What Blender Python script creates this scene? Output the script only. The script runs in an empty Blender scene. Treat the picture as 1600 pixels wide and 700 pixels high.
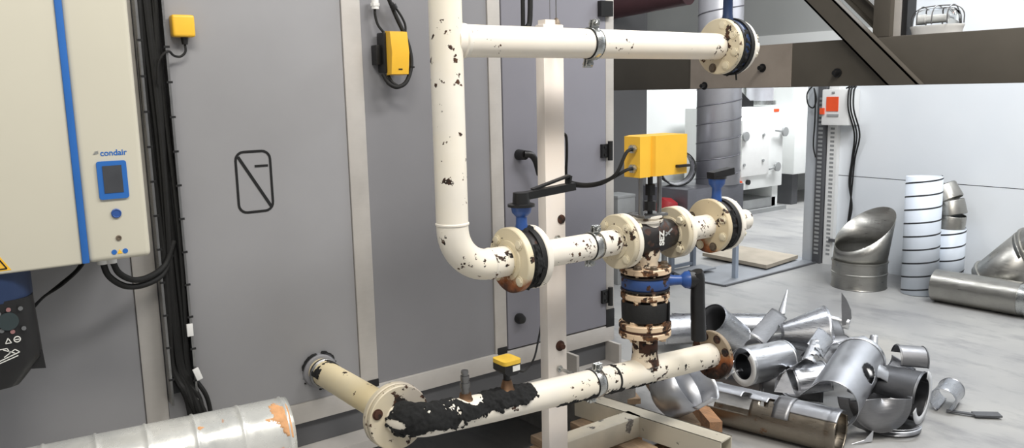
import bpy, bmesh, math, random
from mathutils import Vector, Matrix, noise
PI = math.pi
S = bpy.context.scene
COL = S.collection
V = Vector
random.seed(7)

# ------------------------------------------------------------------ materials
def lin(r, g, b):
    f = lambda c: c/255/12.92 if c <= 10 else ((c/255+.055)/1.055)**2.4
    return (f(r), f(g), f(b), 1)

class NT:
    def __init__(s, name):
        s.m = bpy.data.materials.new(name); s.m.use_nodes = True
        s.t = s.m.node_tree; s.b = s.t.nodes['Principled BSDF']
        s.co = s.t.nodes.new('ShaderNodeTexCoord')
    def n(s, typ, **kw):
        o = s.t.nodes.new(typ)
        for k, v in kw.items():
            if k in o.inputs.keys(): o.inputs[k].default_value = v
            else: setattr(o, k, v)
        return o
    def l(s, a, b): s.t.links.new(a, b)
    def noise(s, scale, detail=4, rough=.55, vec=None, stretch=None):
        o = s.n('ShaderNodeTexNoise'); o.inputs['Scale'].default_value = scale
        o.inputs['Detail'].default_value = detail; o.inputs['Roughness'].default_value = rough
        src = vec or s.co.outputs['Object']
        if stretch:
            mp = s.n('ShaderNodeMapping'); mp.inputs['Scale'].default_value = stretch
            s.l(src, mp.inputs['Vector']); src = mp.outputs['Vector']
        s.l(src, o.inputs['Vector']); return o.outputs['Fac']
    def ramp(s, fac, stops, interp='LINEAR'):
        o = s.n('ShaderNodeValToRGB'); o.color_ramp.interpolation = interp
        e = o.color_ramp.elements
        while len(e) < len(stops): e.new(.5)
        for i, (p, c) in enumerate(stops):
            e[i].position = p; e[i].color = c if len(c) == 4 else (*c, 1)
        s.l(fac, o.inputs['Fac']); return o.outputs['Color']
    def mix(s, fac, a, b):
        o = s.n('ShaderNodeMix', data_type='RGBA')
        for sock, v in ((o.inputs[0], fac), (o.inputs[6], a), (o.inputs[7], b)):
            if hasattr(v, 'is_output'): s.l(v, sock)
            else: sock.default_value = v
        return o.outputs[2]
    def math(s, op, a, b=0.0):
        o = s.n('ShaderNodeMath', operation=op)
        for sock, v in ((o.inputs[0], a), (o.inputs[1], b)):
            if hasattr(v, 'is_output'): s.l(v, sock)
            else: sock.default_value = v
        return o.outputs[0]
    def bump(s, h, strength=.3, dist=.002):
        o = s.n('ShaderNodeBump'); o.inputs['Strength'].default_value = strength
        o.inputs['Distance'].default_value = dist
        s.l(h, o.inputs['Height']); s.l(o.outputs['Normal'], s.b.inputs['Normal'])
    def set(s, col=None, rough=.5, metal=0, spec=None):
        b = s.b
        if col is not None:
            if hasattr(col, 'is_output'): s.l(col, b.inputs['Base Color'])
            else: b.inputs['Base Color'].default_value = col
        if hasattr(rough, 'is_output'): s.l(rough, b.inputs['Roughness'])
        else: b.inputs['Roughness'].default_value = rough
        b.inputs['Metallic'].default_value = metal
        if spec is not None: b.inputs['Specular IOR Level'].default_value = spec
        return s.m

def plain(name, c, rough=.5, metal=0, var=.08, scale=9, bump=0, spec=None):
    t = NT(name); c = lin(*c)
    d = tuple(x*(1-var) for x in c[:3]); h = tuple(min(1, x*(1+var)) for x in c[:3])
    n = t.noise(scale)
    col = t.ramp(n, [(.3, d), (.7, h)])
    if bump: t.bump(t.noise(scale*12), bump)
    return t.set(col, rough, metal, spec)

def painted(name, c, chips=.62, chip_scale=38, rust=None, rough=.42, under=((.012, .009, .008), (.09, .035, .014)), tint=None):
    """cream enamel with chips down to rusty iron; rust = (x, y, z, offset, softness): a stain that has run to that side"""
    t = NT(name); c = lin(*c)
    base = t.ramp(t.noise(7), [(.3, tuple(x*.9 for x in c[:3])), (.7, c[:3])])
    if tint:
        base = t.mix(t.ramp(t.noise(3.2), [(.42, (0, 0, 0)), (.6, (1, 1, 1))]), base, lin(*tint))
    big = t.noise(9, 2); fine = t.noise(chip_scale, 5, .6)
    m = t.math('ADD', t.math('MULTIPLY', fine, .62), t.math('MULTIPLY', big, .38))
    mask = t.ramp(m, [(chips, (0, 0, 0)), (chips+.012, (1, 1, 1))])
    ucol = t.ramp(t.noise(60, 4), [(.4, under[0]), (.68, under[1])])
    col = t.mix(mask, base, ucol)
    if rust:
        sep = t.n('ShaderNodeSeparateXYZ'); t.l(t.co.outputs['Object'], sep.inputs[0])
        s_ = t.math('ADD', t.math('MULTIPLY', sep.outputs[0], rust[0]), t.math('MULTIPLY', sep.outputs[1], rust[1]))
        s_ = t.math('ADD', s_, t.math('MULTIPLY', sep.outputs[2], rust[2]))
        s_ = t.math('ADD', s_, t.math('MULTIPLY', t.math('SUBTRACT', t.noise(28, 5, .65), .5), .06))
        s_ = t.math('SUBTRACT', s_, rust[3])
        r1 = t.ramp(t.math('DIVIDE', s_, rust[4]), [(0, (0, 0, 0)), (.35, (1, 1, 1))])
        rc = t.ramp(t.math('DIVIDE', s_, rust[4]), [(.1, lin(190, 140, 96)), (.4, lin(150, 88, 48)), (.7, lin(70, 40, 26)), (1, lin(28, 17, 13))])
        col = t.mix(r1, col, rc)
    t.bump(mask, .25, -.001)
    t.l(t.ramp(mask, [(0, (rough,)*3), (1, (.85,)*3)]), t.b.inputs['Roughness'])
    t.l(col, t.b.inputs['Base Color'])
    return t.m

def sheet(name, c=(205, 207, 210), rough=.28, dirt=None, scale=6, amount=.6, rvar=.14, aniso=True, bump=.03, metal=1):
    t = NT(name); c = lin(*c)
    st = (1, 1, 14) if aniso else None
    n = t.noise(scale, 5, .6); n2 = t.noise(scale*3, 3, .5, stretch=st)
    col = t.ramp(n, [(.3, tuple(x*.78 for x in c[:3])), (.7, c[:3])])
    if dirt:
        col = t.mix(t.ramp(t.noise(scale*1.3, 6, .7), [(amount, (0, 0, 0)), (amount+.06, (1, 1, 1))]), col, lin(*dirt))
    r = t.ramp(n2, [(.3, (rough-rvar*.5,)*3), (.7, (rough+rvar,)*3)])
    t.l(r, t.b.inputs['Roughness'])
    t.bump(t.noise(scale*1.5, 2), bump, .01)
    t.l(col, t.b.inputs['Base Color']); t.b.inputs['Metallic'].default_value = metal
    return t.m

CREAM = (242, 236, 224)
M = dict(
    cream=painted('cream_enamel', CREAM, .607, tint=(238, 230, 212)),
    cream_clean=painted('cream_enamel_clean', (244, 238, 226), .655, tint=(242, 234, 220)),
    cream_worn=painted('cream_enamel_worn', CREAM, .585, 55),
    cream_flaking=painted('cream_enamel_flaking', (236, 220, 196), .515, 26, under=((.01, .008, .007), (.11, .045, .02))),
    flange=painted('flange_enamel', (222, 212, 186), .59, 34, tint=(204, 192, 166)),
    flange_rust=painted('flange_enamel_rust_below', (224, 212, 182), .60, 34, rust=(0, 0, -1, .040, .07)),
    flange_rust_left=painted('flange_enamel_rust_corner', (214, 198, 166), .60, 34, rust=(0, .55, -.8, .03, .07)),
    flange_brown=painted('flange_brown', (150, 134, 112), .55, 24, rust=(0, -.3, -1, .03, .085)),
    flange_bare=painted('flange_rusted', (226, 200, 168), .50, 22, under=((.02, .012, .008), (.2, .085, .03))),
    rust_dark=painted('rusted_iron', (74, 44, 30), .5, 20, under=((.01, .007, .006), (.06, .024, .012)), rough=.8),
    cast_black=painted('black_cast_iron', (30, 26, 25), .56, 30, under=((.03, .016, .012), (.075, .04, .03)), rough=.55),
    bitumen=plain('black_adhesive', (23, 24, 25), .9, var=.5, scale=40, bump=1.0),
    post=painted('post_enamel', (246, 239, 232), .68, 40, tint=(240, 230, 220)),
    foot=painted('foot_enamel', (218, 209, 190), .615, 24, under=((.12, .11, .10), (.25, .23, .2)), tint=(190, 184, 168)),
    blue=painted('blue_enamel', (48, 84, 150), .63, 30, rough=.35),
    blue_worn=painted('blue_enamel_worn', (48, 78, 134), .55, 26, rough=.4),
    blue_dark=plain('dark_blue_enamel', (34, 52, 86), .4),
    black=plain('black_plastic', (24, 24, 25), .42, var=.2, scale=30),
    rubber=plain('black_rubber', (18, 18, 18), .7, var=.3, scale=25, bump=.3),
    bolt=plain('grey_bolt', (120, 108, 94), .5, .6, var=.35, scale=60),
    bolt_cream=painted('painted_bolt', (226, 216, 190), .60, 60),
    zinc=sheet('zinc_clamp', (200, 202, 200), .25, scale=30),
    steel=sheet('stem_steel', (150, 150, 150), .35, scale=20),
    brass=sheet('worn_brass', (140, 110, 86), .45, scale=30),
    yellow=plain('yellow_plastic', (240, 188, 58), .38, var=.05),
    yellow_dirty=plain('yellow_plastic_dusty', (226, 186, 62), .5, var=.16, scale=25),
    white=plain('white_plastic', (232, 232, 230), .5, var=.03),
    label_white=plain('paper_label', (225, 225, 220), .7, var=.06, scale=60),
    grey_plastic=plain('grey_plastic', (150, 152, 152), .5),
    ahu=plain('grey_panel', (152, 152, 155), .42, var=.045, scale=2.5, spec=.4),
    ahu_door=plain('grey_door_panel', (134, 134, 143), .4, var=.05, scale=2.5, spec=.4),
    ahu_mid=plain('grey_panel_darker', (136, 136, 140), .42, var=.05, scale=2.5, spec=.4),
    alu=sheet('aluminium_profile', (206, 202, 197), .5, scale=4, rvar=.1, metal=.35),
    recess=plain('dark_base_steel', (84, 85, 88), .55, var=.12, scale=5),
    concrete=plain('plinth_concrete', (128, 126, 122), .9, var=.25, scale=14, bump=.6),
    hum=plain('ivory_powder_coat', (200, 196, 180), .45, var=.02, scale=3),
    hum_blue=plain('blue_trim', (40, 102, 178), .4, var=.05),
    screen=plain('display_glass', (66, 68, 72), .12, var=.1, scale=20),
    beam=plain('brown_grey_steel', (84, 79, 71), .6, var=.12, scale=4),
    beam_light=plain('bare_plate_patch', (150, 140, 130), .6, var=.12, scale=7),
    teal=plain('dark_teal', (46, 58, 60), .5),
    spiral=sheet('galvanised_spiral', (214, 214, 220), .34, scale=3, aniso=False, rvar=.05, bump=.0, metal=.6),
    plate=plain('floor_plate', (140, 144, 150), .55, var=.1, scale=4, spec=.6),
    ply=plain('plywood_sheet', (176, 166, 150), .8, var=.12, scale=6),
    white_unit=plain('white_unit', (238, 240, 238), .45, var=.02),
    far_grey=plain('far_wall_grey', (214, 216, 214), .6, var=.03, scale=1),
    shade_wall=plain('shade_grey_partition', (98, 98, 99), .6, var=.04, scale=1),  # wall plane lying in shade, the shade put into its grey
    trim_grey=plain('trim_grey', (190, 195, 200), .5, var=.03),
    lintel=plain('shade_grey_upper_wall', (158, 160, 158), .6, var=.03, scale=1.2),  # white wall continued above the opening, its shade put into the grey
    flange_worn=painted('flange_worn', (218, 206, 178), .532, 26, tint=(186, 178, 166)),
    foam=plain('orange_foam_residue', (222, 168, 120), .8, var=.15, scale=40, bump=.5),
    pinkish=plain('pinkish_dot', (150, 108, 108), .5),
    dim_grey=plain('dim_grey_dot', (104, 106, 108), .5),
    stand=plain('blue_grey_stand', (150, 160, 174), .5),
    red=plain('red_plastic', (150, 36, 40), .5),
    spiral_seam=sheet('spiral_lock_seam', (128, 128, 134), .4, scale=4, metal=.7),
    pale_rim=plain('pale_rim', (214, 216, 219), .4, var=.04),
    orange=plain('orange_sticker', (232, 84, 40), .6),
    maroon=plain('maroon_pipe', (76, 48, 52), .5),
    white_duct=plain('white_coated_duct', (222, 230, 240), .4, var=.02, scale=3),
    seam=plain('dark_seam', (44, 46, 50), .5),
)

def wood_mat(name, c):
    t = NT(name); c = lin(*c)
    n = t.noise(14, 5, .6, stretch=(1, 1, 1)); g = t.noise(40, 4, .6, stretch=(4, .4, 4))
    col = t.ramp(g, [(.3, tuple(x*.62 for x in c[:3])), (.7, c[:3])])
    col = t.mix(t.ramp(n, [(.45, (0, 0, 0)), (.75, (.5, .5, .5))]), col, lin(104, 90, 78))
    t.bump(g, .3)
    return t.set(col, .8)
M['wood'] = wood_mat('pallet_timber', (176, 150, 122))
M['wood_fresh'] = wood_mat('orange_timber', (196, 148, 108))

def floor_mat():
    t = NT('concrete_floor')
    n = t.noise(1.1, 6, .6); s = t.noise(5, 6, .7, stretch=(1, .35, 1)); f = t.noise(60, 3)
    col = t.ramp(n, [(.3, lin(150, 150, 151)), (.7, lin(178, 177, 173))])
    col = t.mix(t.ramp(s, [(.50, (0, 0, 0)), (.68, (.75, .75, .75))]), col, lin(126, 126, 129))
    col = t.mix(t.ramp(t.noise(.55, 3), [(.55, (0, 0, 0)), (.75, (.35, .35, .35))]), col, lin(170, 160, 138))
    t.bump(f, .15)
    return t.set(col, t.ramp(n, [(.3, (.32,)*3), (.7, (.55,)*3)]), 0)
M['floor'] = floor_mat()

def wall_mat():
    t = NT('white_sandwich_panel')
    c = t.ramp(t.noise(.9, 3), [(.3, lin(226, 231, 236)), (.7, lin(236, 239, 242))])
    t.bump(t.noise(2.2, 3), .25, .02)
    return t.set(c, .28, 0, .6)
M['wall'] = wall_mat()

def foil_mat():
    t = NT('scuffed_foil_cladding')
    n = t.noise(5, 6, .65, stretch=(1, 1, 1)); w = t.noise(16, 5, .6)
    col = t.ramp(n, [(.35, lin(204, 206, 203)), (.65, lin(236, 236, 230))])
    sep = t.n('ShaderNodeSeparateXYZ'); t.l(t.co.outputs['Object'], sep.inputs[0])
    om = t.ramp(t.noise(13, 4, .6), [(.66, (0, 0, 0)), (.68, (1, 1, 1))])
    e = t.math('MULTIPLY', om, t.ramp(sep.outputs[0], [(.0, (.6,)*3), (1, (.6,)*3)]))
    col = t.mix(e, col, lin(214, 140, 84))
    t.l(t.ramp(w, [(.35, (.16,)*3), (.7, (.4,)*3)]), t.b.inputs['Roughness'])
    t.bump(w, .12, .004)
    t.l(col, t.b.inputs['Base Color']); t.b.inputs['Metallic'].default_value = .4
    return t.m
M['foil'] = foil_mat()
M['jacket'] = sheet('jacket_aluminium', (196, 198, 203), .3, scale=7)
M['jacket_shade'] = sheet('jacket_shade', (104, 105, 108), .42, scale=5, aniso=False)  # jacket metal with dark reflections and shade put into its colour
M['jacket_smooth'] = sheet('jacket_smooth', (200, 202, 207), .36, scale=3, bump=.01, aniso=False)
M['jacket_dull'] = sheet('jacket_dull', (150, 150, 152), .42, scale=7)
M['jacket_bright'] = sheet('jacket_bright', (226, 228, 232), .34, scale=7)
M['jacket_brown'] = sheet('jacket_stained', (150, 142, 130), .32, dirt=(128, 92, 66), scale=7, amount=.6)
M['cut_duct'] = sheet('cut_duct_steel', (176, 174, 168), .34, scale=5)

def glass_mat():
    t = NT('clear_lamp_glass')
    b = t.b; b.inputs['Base Color'].default_value = (.96, .97, .97, 1); b.inputs['Roughness'].default_value = .03
    b.inputs['Transmission Weight'].default_value = 1; b.inputs['IOR'].default_value = 1.25
    return t.m
M['glass'] = glass_mat()

# ------------------------------------------------------------------ objects
def link(name, bm, mat, loc, parent=None, smooth=40, bevel=0, seg=2, solid=0):
    if bevel:
        es = [e for e in bm.edges if e.is_manifold and e.calc_face_angle(0) > .7]
        bmesh.ops.bevel(bm, geom=es, offset=bevel, segments=seg, profile=.6, affect='EDGES', clamp_overlap=True)
    bmesh.ops.translate(bm, verts=bm.verts, vec=-V(loc))
    bmesh.ops.recalc_face_normals(bm, faces=bm.faces)
    me = bpy.data.meshes.new(name); bm.to_mesh(me); bm.free()
    for p in me.polygons: p.use_smooth = True
    me.set_sharp_from_angle(angle=math.radians(smooth))
    me.materials.append(mat if not isinstance(mat, str) else M[mat])
    o = bpy.data.objects.new(name, me); COL.objects.link(o)
    if parent: o.parent = parent
    else: o.location = loc
    if solid:
        md = o.modifiers.new('Solidify', 'SOLIDIFY'); md.thickness = solid; md.offset = 0
    return o

def tag(o, label, cat, group=None):
    o['label'] = label; o['category'] = cat
    if group: o['group'] = group
    return o

def thing(name, loc, label, cat, group=None):
    o = bpy.data.objects.new(name, None); COL.objects.link(o); o.location = loc
    o.empty_display_size = .05
    return tag(o, label, cat, group)

def part(root, name, bm, mat, parent=None, **k):
    return link(name, bm, mat, tuple(root.location), parent or root, **k)

def solo(name, bm, mat, loc, label, cat, group=None, **k):
    return tag(link(name, bm, mat, loc, **k), label, cat, group)

def struct(name, bm, mat, **k):
    o = link(name, bm, mat, (0, 0, 0), **k); o['kind'] = 'structure'; return o

NB = bmesh.new
def frame(ax):
    ax = V(ax).normalized()
    u = ax.orthogonal().normalized() if abs(ax.z) > .95 else V((0, 0, 1)).cross(ax).normalized()
    return u, ax.cross(u), ax           # u horizontal, v up, ax

def box(bm, a, b, rot=None, piv=None):
    a, b = V(a), V(b)
    r = bmesh.ops.create_cube(bm, size=1)
    c, s = (a+b)/2, b-a
    for v in r['verts']:
        v.co = V((v.co.x*s.x, v.co.y*s.y, v.co.z*s.z)) + c
        if rot: v.co = rot @ (v.co-V(piv)) + V(piv)
    return bm

def bar(bm, p0, p1, w, h, up=(0, 0, 1)):
    """rectangular bar from p0 to p1, w sideways, h along up"""
    p0, p1 = V(p0), V(p1); d = (p1-p0).normalized()
    side = d.cross(V(up)).normalized(); upv = side.cross(d).normalized()
    vs = [bm.verts.new(p + side*sx*w/2 + upv*sz*h/2) for p in (p0, p1) for sx, sz in ((-1, -1), (1, -1), (1, 1), (-1, 1))]
    for f in ((0, 1, 2, 3), (7, 6, 5, 4), (0, 4, 5, 1), (1, 5, 6, 2), (2, 6, 7, 3), (3, 7, 4, 0)): bm.faces.new([vs[i] for i in f])
    return bm

def lathe(bm, o, ax, prof, seg=40, closed=False):
    o = V(o); u, v, a = frame(ax); rings = []
    for t, r in prof:
        if r < 1e-6: rings.append([bm.verts.new(o+a*t)])
        else: rings.append([bm.verts.new(o+a*t+(u*math.cos(2*PI*i/seg)+v*math.sin(2*PI*i/seg))*r) for i in range(seg)])
    pr = list(zip(rings, rings[1:]))
    if closed: pr.append((rings[-1], rings[0]))
    for p, q in pr:
        for i in range(seg):
            j = (i+1) % seg
            if len(p) == 1 and len(q) == 1: break
            if len(p) == 1: bm.faces.new((p[0], q[j], q[i]))
            elif len(q) == 1: bm.faces.new((p[i], p[j], q[0]))
            else: bm.faces.new((p[i], p[j], q[j], q[i]))
    return bm

def cyl(bm, p0, p1, r, r1=None, seg=32):
    p0, p1 = V(p0), V(p1); L = (p1-p0).length
    return lathe(bm, p0, p1-p0, [(0, 0), (0, r), (L, r if r1 is None else r1), (L, 0)], seg)

def ring(bm, p0, p1, ro, ri, seg=40):
    p0, p1 = V(p0), V(p1); L = (p1-p0).length
    return lathe(bm, p0, p1-p0, [(0, ri), (0, ro), (L, ro), (L, ri)], seg, True)

def spline(pts, n=10):
    pts = [V(p) for p in pts]; out = []
    P = [pts[0]*2-pts[1]] + pts + [pts[-1]*2-pts[-2]]
    for i in range(1, len(P)-2):
        a, b, c, d = P[i-1:i+3]
        for k in range(n):
            t = k/n
            out.append(.5*((2*b)+(c-a)*t+(2*a-5*b+4*c-d)*t*t+(3*b-a-3*c+d)*t**3))
    out.append(pts[-1]); return out

def tube(bm, pts, r, seg=10, smooth=8, caps=True):
    pts = spline(pts, smooth) if smooth else [V(p) for p in pts]
    n = len(pts); R = r if callable(r) else (lambda k: r)
    t0 = (pts[1]-pts[0]).normalized(); u = frame(t0)[0]; rings = []
    for i, p in enumerate(pts):
        t = (pts[min(i+1, n-1)]-pts[max(i-1, 0)]).normalized()
        u = (u-t*u.dot(t)).normalized(); v = t.cross(u)
        rings.append([bm.verts.new(p+(u*math.cos(2*PI*k/seg)+v*math.sin(2*PI*k/seg))*R(i/(n-1))) for k in range(seg)])
    for p, q in zip(rings, rings[1:]):
        for k in range(seg):
            j = (k+1) % seg; bm.faces.new((p[k], p[j], q[j], q[k]))
    if caps: bm.faces.new(rings[0][::-1]); bm.faces.new(rings[-1])
    return bm

def prism(bm, pts, d):
    """closed outline (3D points) pushed along d"""
    d = V(d); a = [bm.verts.new(V(p)) for p in pts]; b = [bm.verts.new(V(p)+d) for p in pts]
    bm.faces.new(a); bm.faces.new(b[::-1]); n = len(a)
    for i in range(n): bm.faces.new((a[i], b[i], b[(i+1) % n], a[(i+1) % n]))
    return bm

def rrect(cx, cz, w, h, r, y, n=5):
    out = []
    for sx, sz, a0 in ((1, 1, 0), (-1, 1, PI/2), (-1, -1, PI), (1, -1, 3*PI/2)):
        for k in range(n+1):
            a = a0+PI/2*k/n
            out.append((cx+sx*(w/2-r)+r*math.cos(a), y, cz+sz*(h/2-r)+r*math.sin(a)))
    return out

def hexa(bm, c, ax, r, h):
    lathe(bm, c, ax, [(0, 0), (0, r), (h*.85, r), (h, r*.85), (h, 0)], 6); return bm

def flange(root, c, ax, r, th, mat, bolts=8, side=-1, br=None, phase=PI/8, hole=.0445, bmat='bolt_cream', skip=(), bh=.011, hub=0, dark=()):
    """flat disc flange (bolt heads are its sub-parts); side = which face carries the heads"""
    c = V(c); u, v, a = frame(ax); b = NB()
    e = .0025
    prof = [(-th/2, hole*.9), (-th/2, r-e), (-th/2+e, r), (th/2-e, r), (th/2, r-e), (th/2, hole*.9)]
    lathe(b, c, a, prof, 56, True)
    if hub: lathe(b, c, a, [(side*th/2, r*.62), (side*(th/2+.004), r*.60), (side*(th/2+.005), hole), (side*(th/2+hub), hole+.001)], 48)
    f = part(root, 'flange', b, mat, smooth=35)
    br = br or r*.79
    for k in range(bolts):
        if k in skip: continue
        an = phase+2*PI*k/bolts
        p = c+(u*math.cos(an)+v*math.sin(an))*br+a*side*th/2
        q = NB(); lathe(q, p, a*side, [(0, 0), (0, .0155), (.0025, .0155), (.0025, 0)], 18)
        hexa(q, p+a*side*.0025, a*side, .0125, bh)
        part(root, 'bolt', q, 'bolt' if k in dark else bmat, f, smooth=30)
    return f

def disc_text(name, txt, loc, size, mat, rot=(PI/2, 0, 0), root=None, parent=None, ext=.0004, bold=0.0):
    cu = bpy.data.curves.new(name, 'FONT'); cu.body = txt; cu.size = size; cu.extrude = ext; cu.offset = bold
    cu.align_x = 'CENTER'; cu.align_y = 'CENTER'
    tmp = bpy.data.objects.new(name, cu); COL.objects.link(tmp)
    dg = bpy.context.evaluated_depsgraph_get(); dg.update()
    me = bpy.data.meshes.new_from_object(tmp.evaluated_get(dg)); bpy.data.objects.remove(tmp)
    o = bpy.data.objects.new(name, me); COL.objects.link(o)
    me.materials.clear(); me.materials.append(M[mat]); o.rotation_euler = rot
    o.parent = parent or root; o.location = V(loc)-V(root.location)
    return o

# ================================================================== SETTING
b = NB(); box(b, (-3, -4, -.1), (13, 10, 0)); struct('floor', b, 'floor')
b = NB(); box(b, (6.15, -4, 0), (6.27, 3.95, 3.6)); w = struct('wall_right', b, 'wall')
b = NB(); box(b, (6.1495, -4, .752), (6.152, 3.95, .757)); part(w, 'panel_joint', b, 'seam')
b = NB(); box(b, (6.10, 3.945, 0), (6.27, 4.06, 1.62)); struct('trim_1', b, 'trim_grey', bevel=.012)
b = NB(); box(b, (6.13, 3.35, 1.86), (6.27, 9.5, 3.6)); w = struct('wall_upper', b, 'lintel')
b = NB(); box(b, (6.115, 3.35, 1.80), (6.27, 9.5, 1.93)); part(w, 'edge_trim', b, 'far_grey')
b = NB(); box(b, (4.4, 6.9, 0), (12.5, 7.02, 3.4)); struct('wall_back', b, 'far_grey')
b = NB(); box(b, (12.4, 3.6, 0), (12.5, 6.9, 3.4)); struct('wall_far', b, 'far_grey')
b = NB(); box(b, (3.2, 5.5, 0), (5.67, 5.6, 3.2)); struct('partition', b, 'shade_wall')

# ================================================================== AIR HANDLING UNIT
YW = 2.5
t = thing('air_handling_unit', (1.0, 2.9, 0.30), 'long grey panelled air handling unit with aluminium frame on concrete pads', 'air handling unit')
ahu = t
b = NB(); box(b, (-1.5, YW+.012, .485), (2.33, 4.1, 2.7)); part(t, 'casing', b, 'recess')
for x0, x1, m in ((-1.4, .472, 'ahu'), (.535, 1.168, 'ahu'), (1.235, 1.744, 'ahu_mid')):
    b = NB(); box(b, (x0+.001, YW, .486), (x1-.001, YW+.03, 2.7)); p = part(t, 'panel', b, m, bevel=.003)
    if x0 == .535:
        g = NB()                                                   # rounded pictogram with a diagonal and a short dash
        cx, cz, w_, h_ = .847, 1.238, .116, .196
        out = rrect(cx, cz, w_, h_, .03, YW-.001); inn = rrect(cx, cz, w_-.016, h_-.016, .022, YW-.001)
        A = [g.verts.new(q) for q in out]; B = [g.verts.new(q) for q in inn]
        for i in range(len(A)):
            j = (i+1) % len(A); g.faces.new((A[i], A[j], B[j], B[i]))
        bar(g, (cx-w_/2+.012, YW-.001, cz+h_/2-.018), (cx+w_/2-.010, YW-.001, cz-h_/2+.016), .001, .0095, up=(1, 0, 1))
        bar(g, (cx+.004, YW-.001, cz+.048), (cx+.046, YW-.001, cz+.048), .001, .007)
        part(t, 'pictogram', g, 'black', p)
for x0, x1 in ((.472, .535), (1.168, 1.235), (1.744, 1.800), (2.331, 2.376)):
    b = NB(); box(b, (x0, YW-.006, .486), (x1, YW+.04, 2.7)); part(t, 'frame_post', b, 'alu', bevel=.003)
b = NB(); box(b, (-1.4, YW-.008, .418), (2.376, YW+.04, .486)); part(t, 'frame_rail', b, 'alu', bevel=.003)
for x in (1.213, 1.776, 2.352):
    b = NB(); box(b, (x-.024, YW-.0095, .480), (x+.022, YW, .508) if x < 2 else (x+.0245, YW, .560)); part(t, 'corner_piece', b, 'black', bevel=.003)
b = NB(); box(b, (.478, YW-.03, .480), (.520, YW, .520)); p = part(t, 'corner_piece', b, 'black', bevel=.006)
for x in (.487, .510):
    q = NB(); cyl(q, (x, YW-.03, .508), (x, YW-.034, .508), .005, seg=14); part(t, 'screw', q, 'zinc', p)
b = NB(); box(b, (-1.4, YW+.01, .33), (2.36, YW+.16, .418)); part(t, 'base_frame', b, 'recess', bevel=.003)
b = NB(); box(b, (-1.4, YW-.085, .318), (2.40, YW+.2, .330)); box(b, (-1.4, YW-.092, .300), (2.40, YW-.082, .332)); part(t, 'base_flange', b, 'alu')
for x in (2.10, 2.34):
    b = NB(); box(b, (x, YW-.075, .330), (x+.014, YW+.01, .418)); part(t, 'base_rib', b, 'alu')
# door with lever, knob and hinges
b = NB(); box(b, (1.804, YW-.008, .492), (2.329, YW+.02, 2.7)); d = part(t, 'access_door', b, 'ahu_door', bevel=.004)
b = NB(); cyl(b, (1.872, YW-.008, 1.258), (1.872, YW-.05, 1.258), .021, .018, 24)
tube(b, [(1.870, YW-.048, 1.262), (1.893, YW-.06, 1.258), (1.913, YW-.062, 1.232), (1.932, YW-.058, 1.180)], lambda k: .014-.003*k, 12); part(t, 'door_handle', b, 'black', d)
b = NB(); lathe(b, (1.855, YW-.008, .612), (0, -1, 0), [(0, 0), (0, .02), (.012, .022), (.03, .016), (.036, 0)], 20); part(t, 'knob', b, 'black', d)
for z in (1.246, .622):
    b = NB(); box(b, (2.297, YW-.022, z-.028), (2.350, YW-.006, z+.028)); cyl(b, (2.337, YW-.026, z-.04), (2.337, YW-.026, z+.04), .011, seg=14)
    for zz in (-.016, .016): cyl(b, (2.312, YW-.022, z+zz), (2.312, YW-.026, z+zz), .006, seg=12)
    part(t, 'hinge', b, 'black', d)
b = NB(); box(b, (2.285, YW-.03, 1.790), (2.350, YW-.006, 1.85)); part(t, 'hinge', b, 'black', d)
# concrete pads
for x0, x1, lab in ((.35, 1.0, 'rough grey concrete pad under the long grey unit, beside the foil duct end'), (2.12, 2.42, 'rough grey concrete pad under the corner of the long grey unit')):
    b = NB(); box(b, (x0, 2.40, 0), (x1, 3.2, .30)); solo('concrete_pad', b, 'concrete', ((x0+x1)/2, 2.8, 0), lab, 'concrete pad', 'concrete pads', bevel=.01)

# ================================================================== HUMIDIFIER
t = thing('steam_humidifier', (.05, 2.48, 1.11), 'ivory wall cabinet with a vertical blue stripe and blue framed display', 'humidifier')
YH = 2.15
b = NB(); box(b, (-.36, YH+.02, 1.112), (.452, 2.49, 2.05)); part(t, 'body', b, 'hum', bevel=.012, seg=3)
b = NB(); box(b, (-.36, YH, 1.111), (.3005, YH+.03, 2.05)); dl = part(t, 'door', b, 'hum', bevel=.006, seg=3)
b = NB(); box(b, (.3135, YH, 1.111), (.455, YH+.03, 2.05)); dr = part(t, 'door', b, 'hum', bevel=.014, seg=4)
b = NB(); box(b, (.2985, YH-.004, 1.112), (.3145, YH+.03, 2.05)); part(t, 'blue_stripe', b, 'hum_blue', bevel=.003)
b = NB(); prism(b, rrect(.383, 1.308, .066, .092, .006, YH-.005), (0, .008, 0)); sf = part(t, 'display_frame', b, 'hum_blue', dr)
b = NB(); box(b, (.362, YH-.0062, 1.277), (.4045, YH-.004, 1.343)); part(t, 'display', b, 'screen', dr)
b = NB(); lathe(b, (.3835, YH, 1.226), (0, -1, 0), [(0, .0115), (.004, .0115), (.0055, .0095), (.004, .008), (.004, 0)], 24); part(t, 'button', b, 'blue', dr)
b = NB(); lathe(b, (.3835, YH, 1.165), (0, -1, 0), [(0, .0065), (.0025, .0065), (.003, .004), (.001, .003), (.001, 0)], 20); part(t, 'lock', b, 'bolt', dr)
for x in (.3705, .3955):
    b = NB(); cyl(b, (x, YH, 1.131), (x, YH-.001, 1.131), .0062, seg=20); part(t, 'blue_sticker', b, 'hum_blue', dr)
b = NB(); prism(b, [(.377, YH-.001, 1.126), (.389, YH-.001, 1.126), (.383, YH-.001, 1.137)], (0, .0012, 0)); part(t, 'warning_sticker', b, 'yellow', dr)
disc_text('logo', 'condair', (.391, YH-.0003, 1.373), .0195, 'hum_blue', root=t, parent=dr, bold=.0004)
b = NB()
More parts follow.
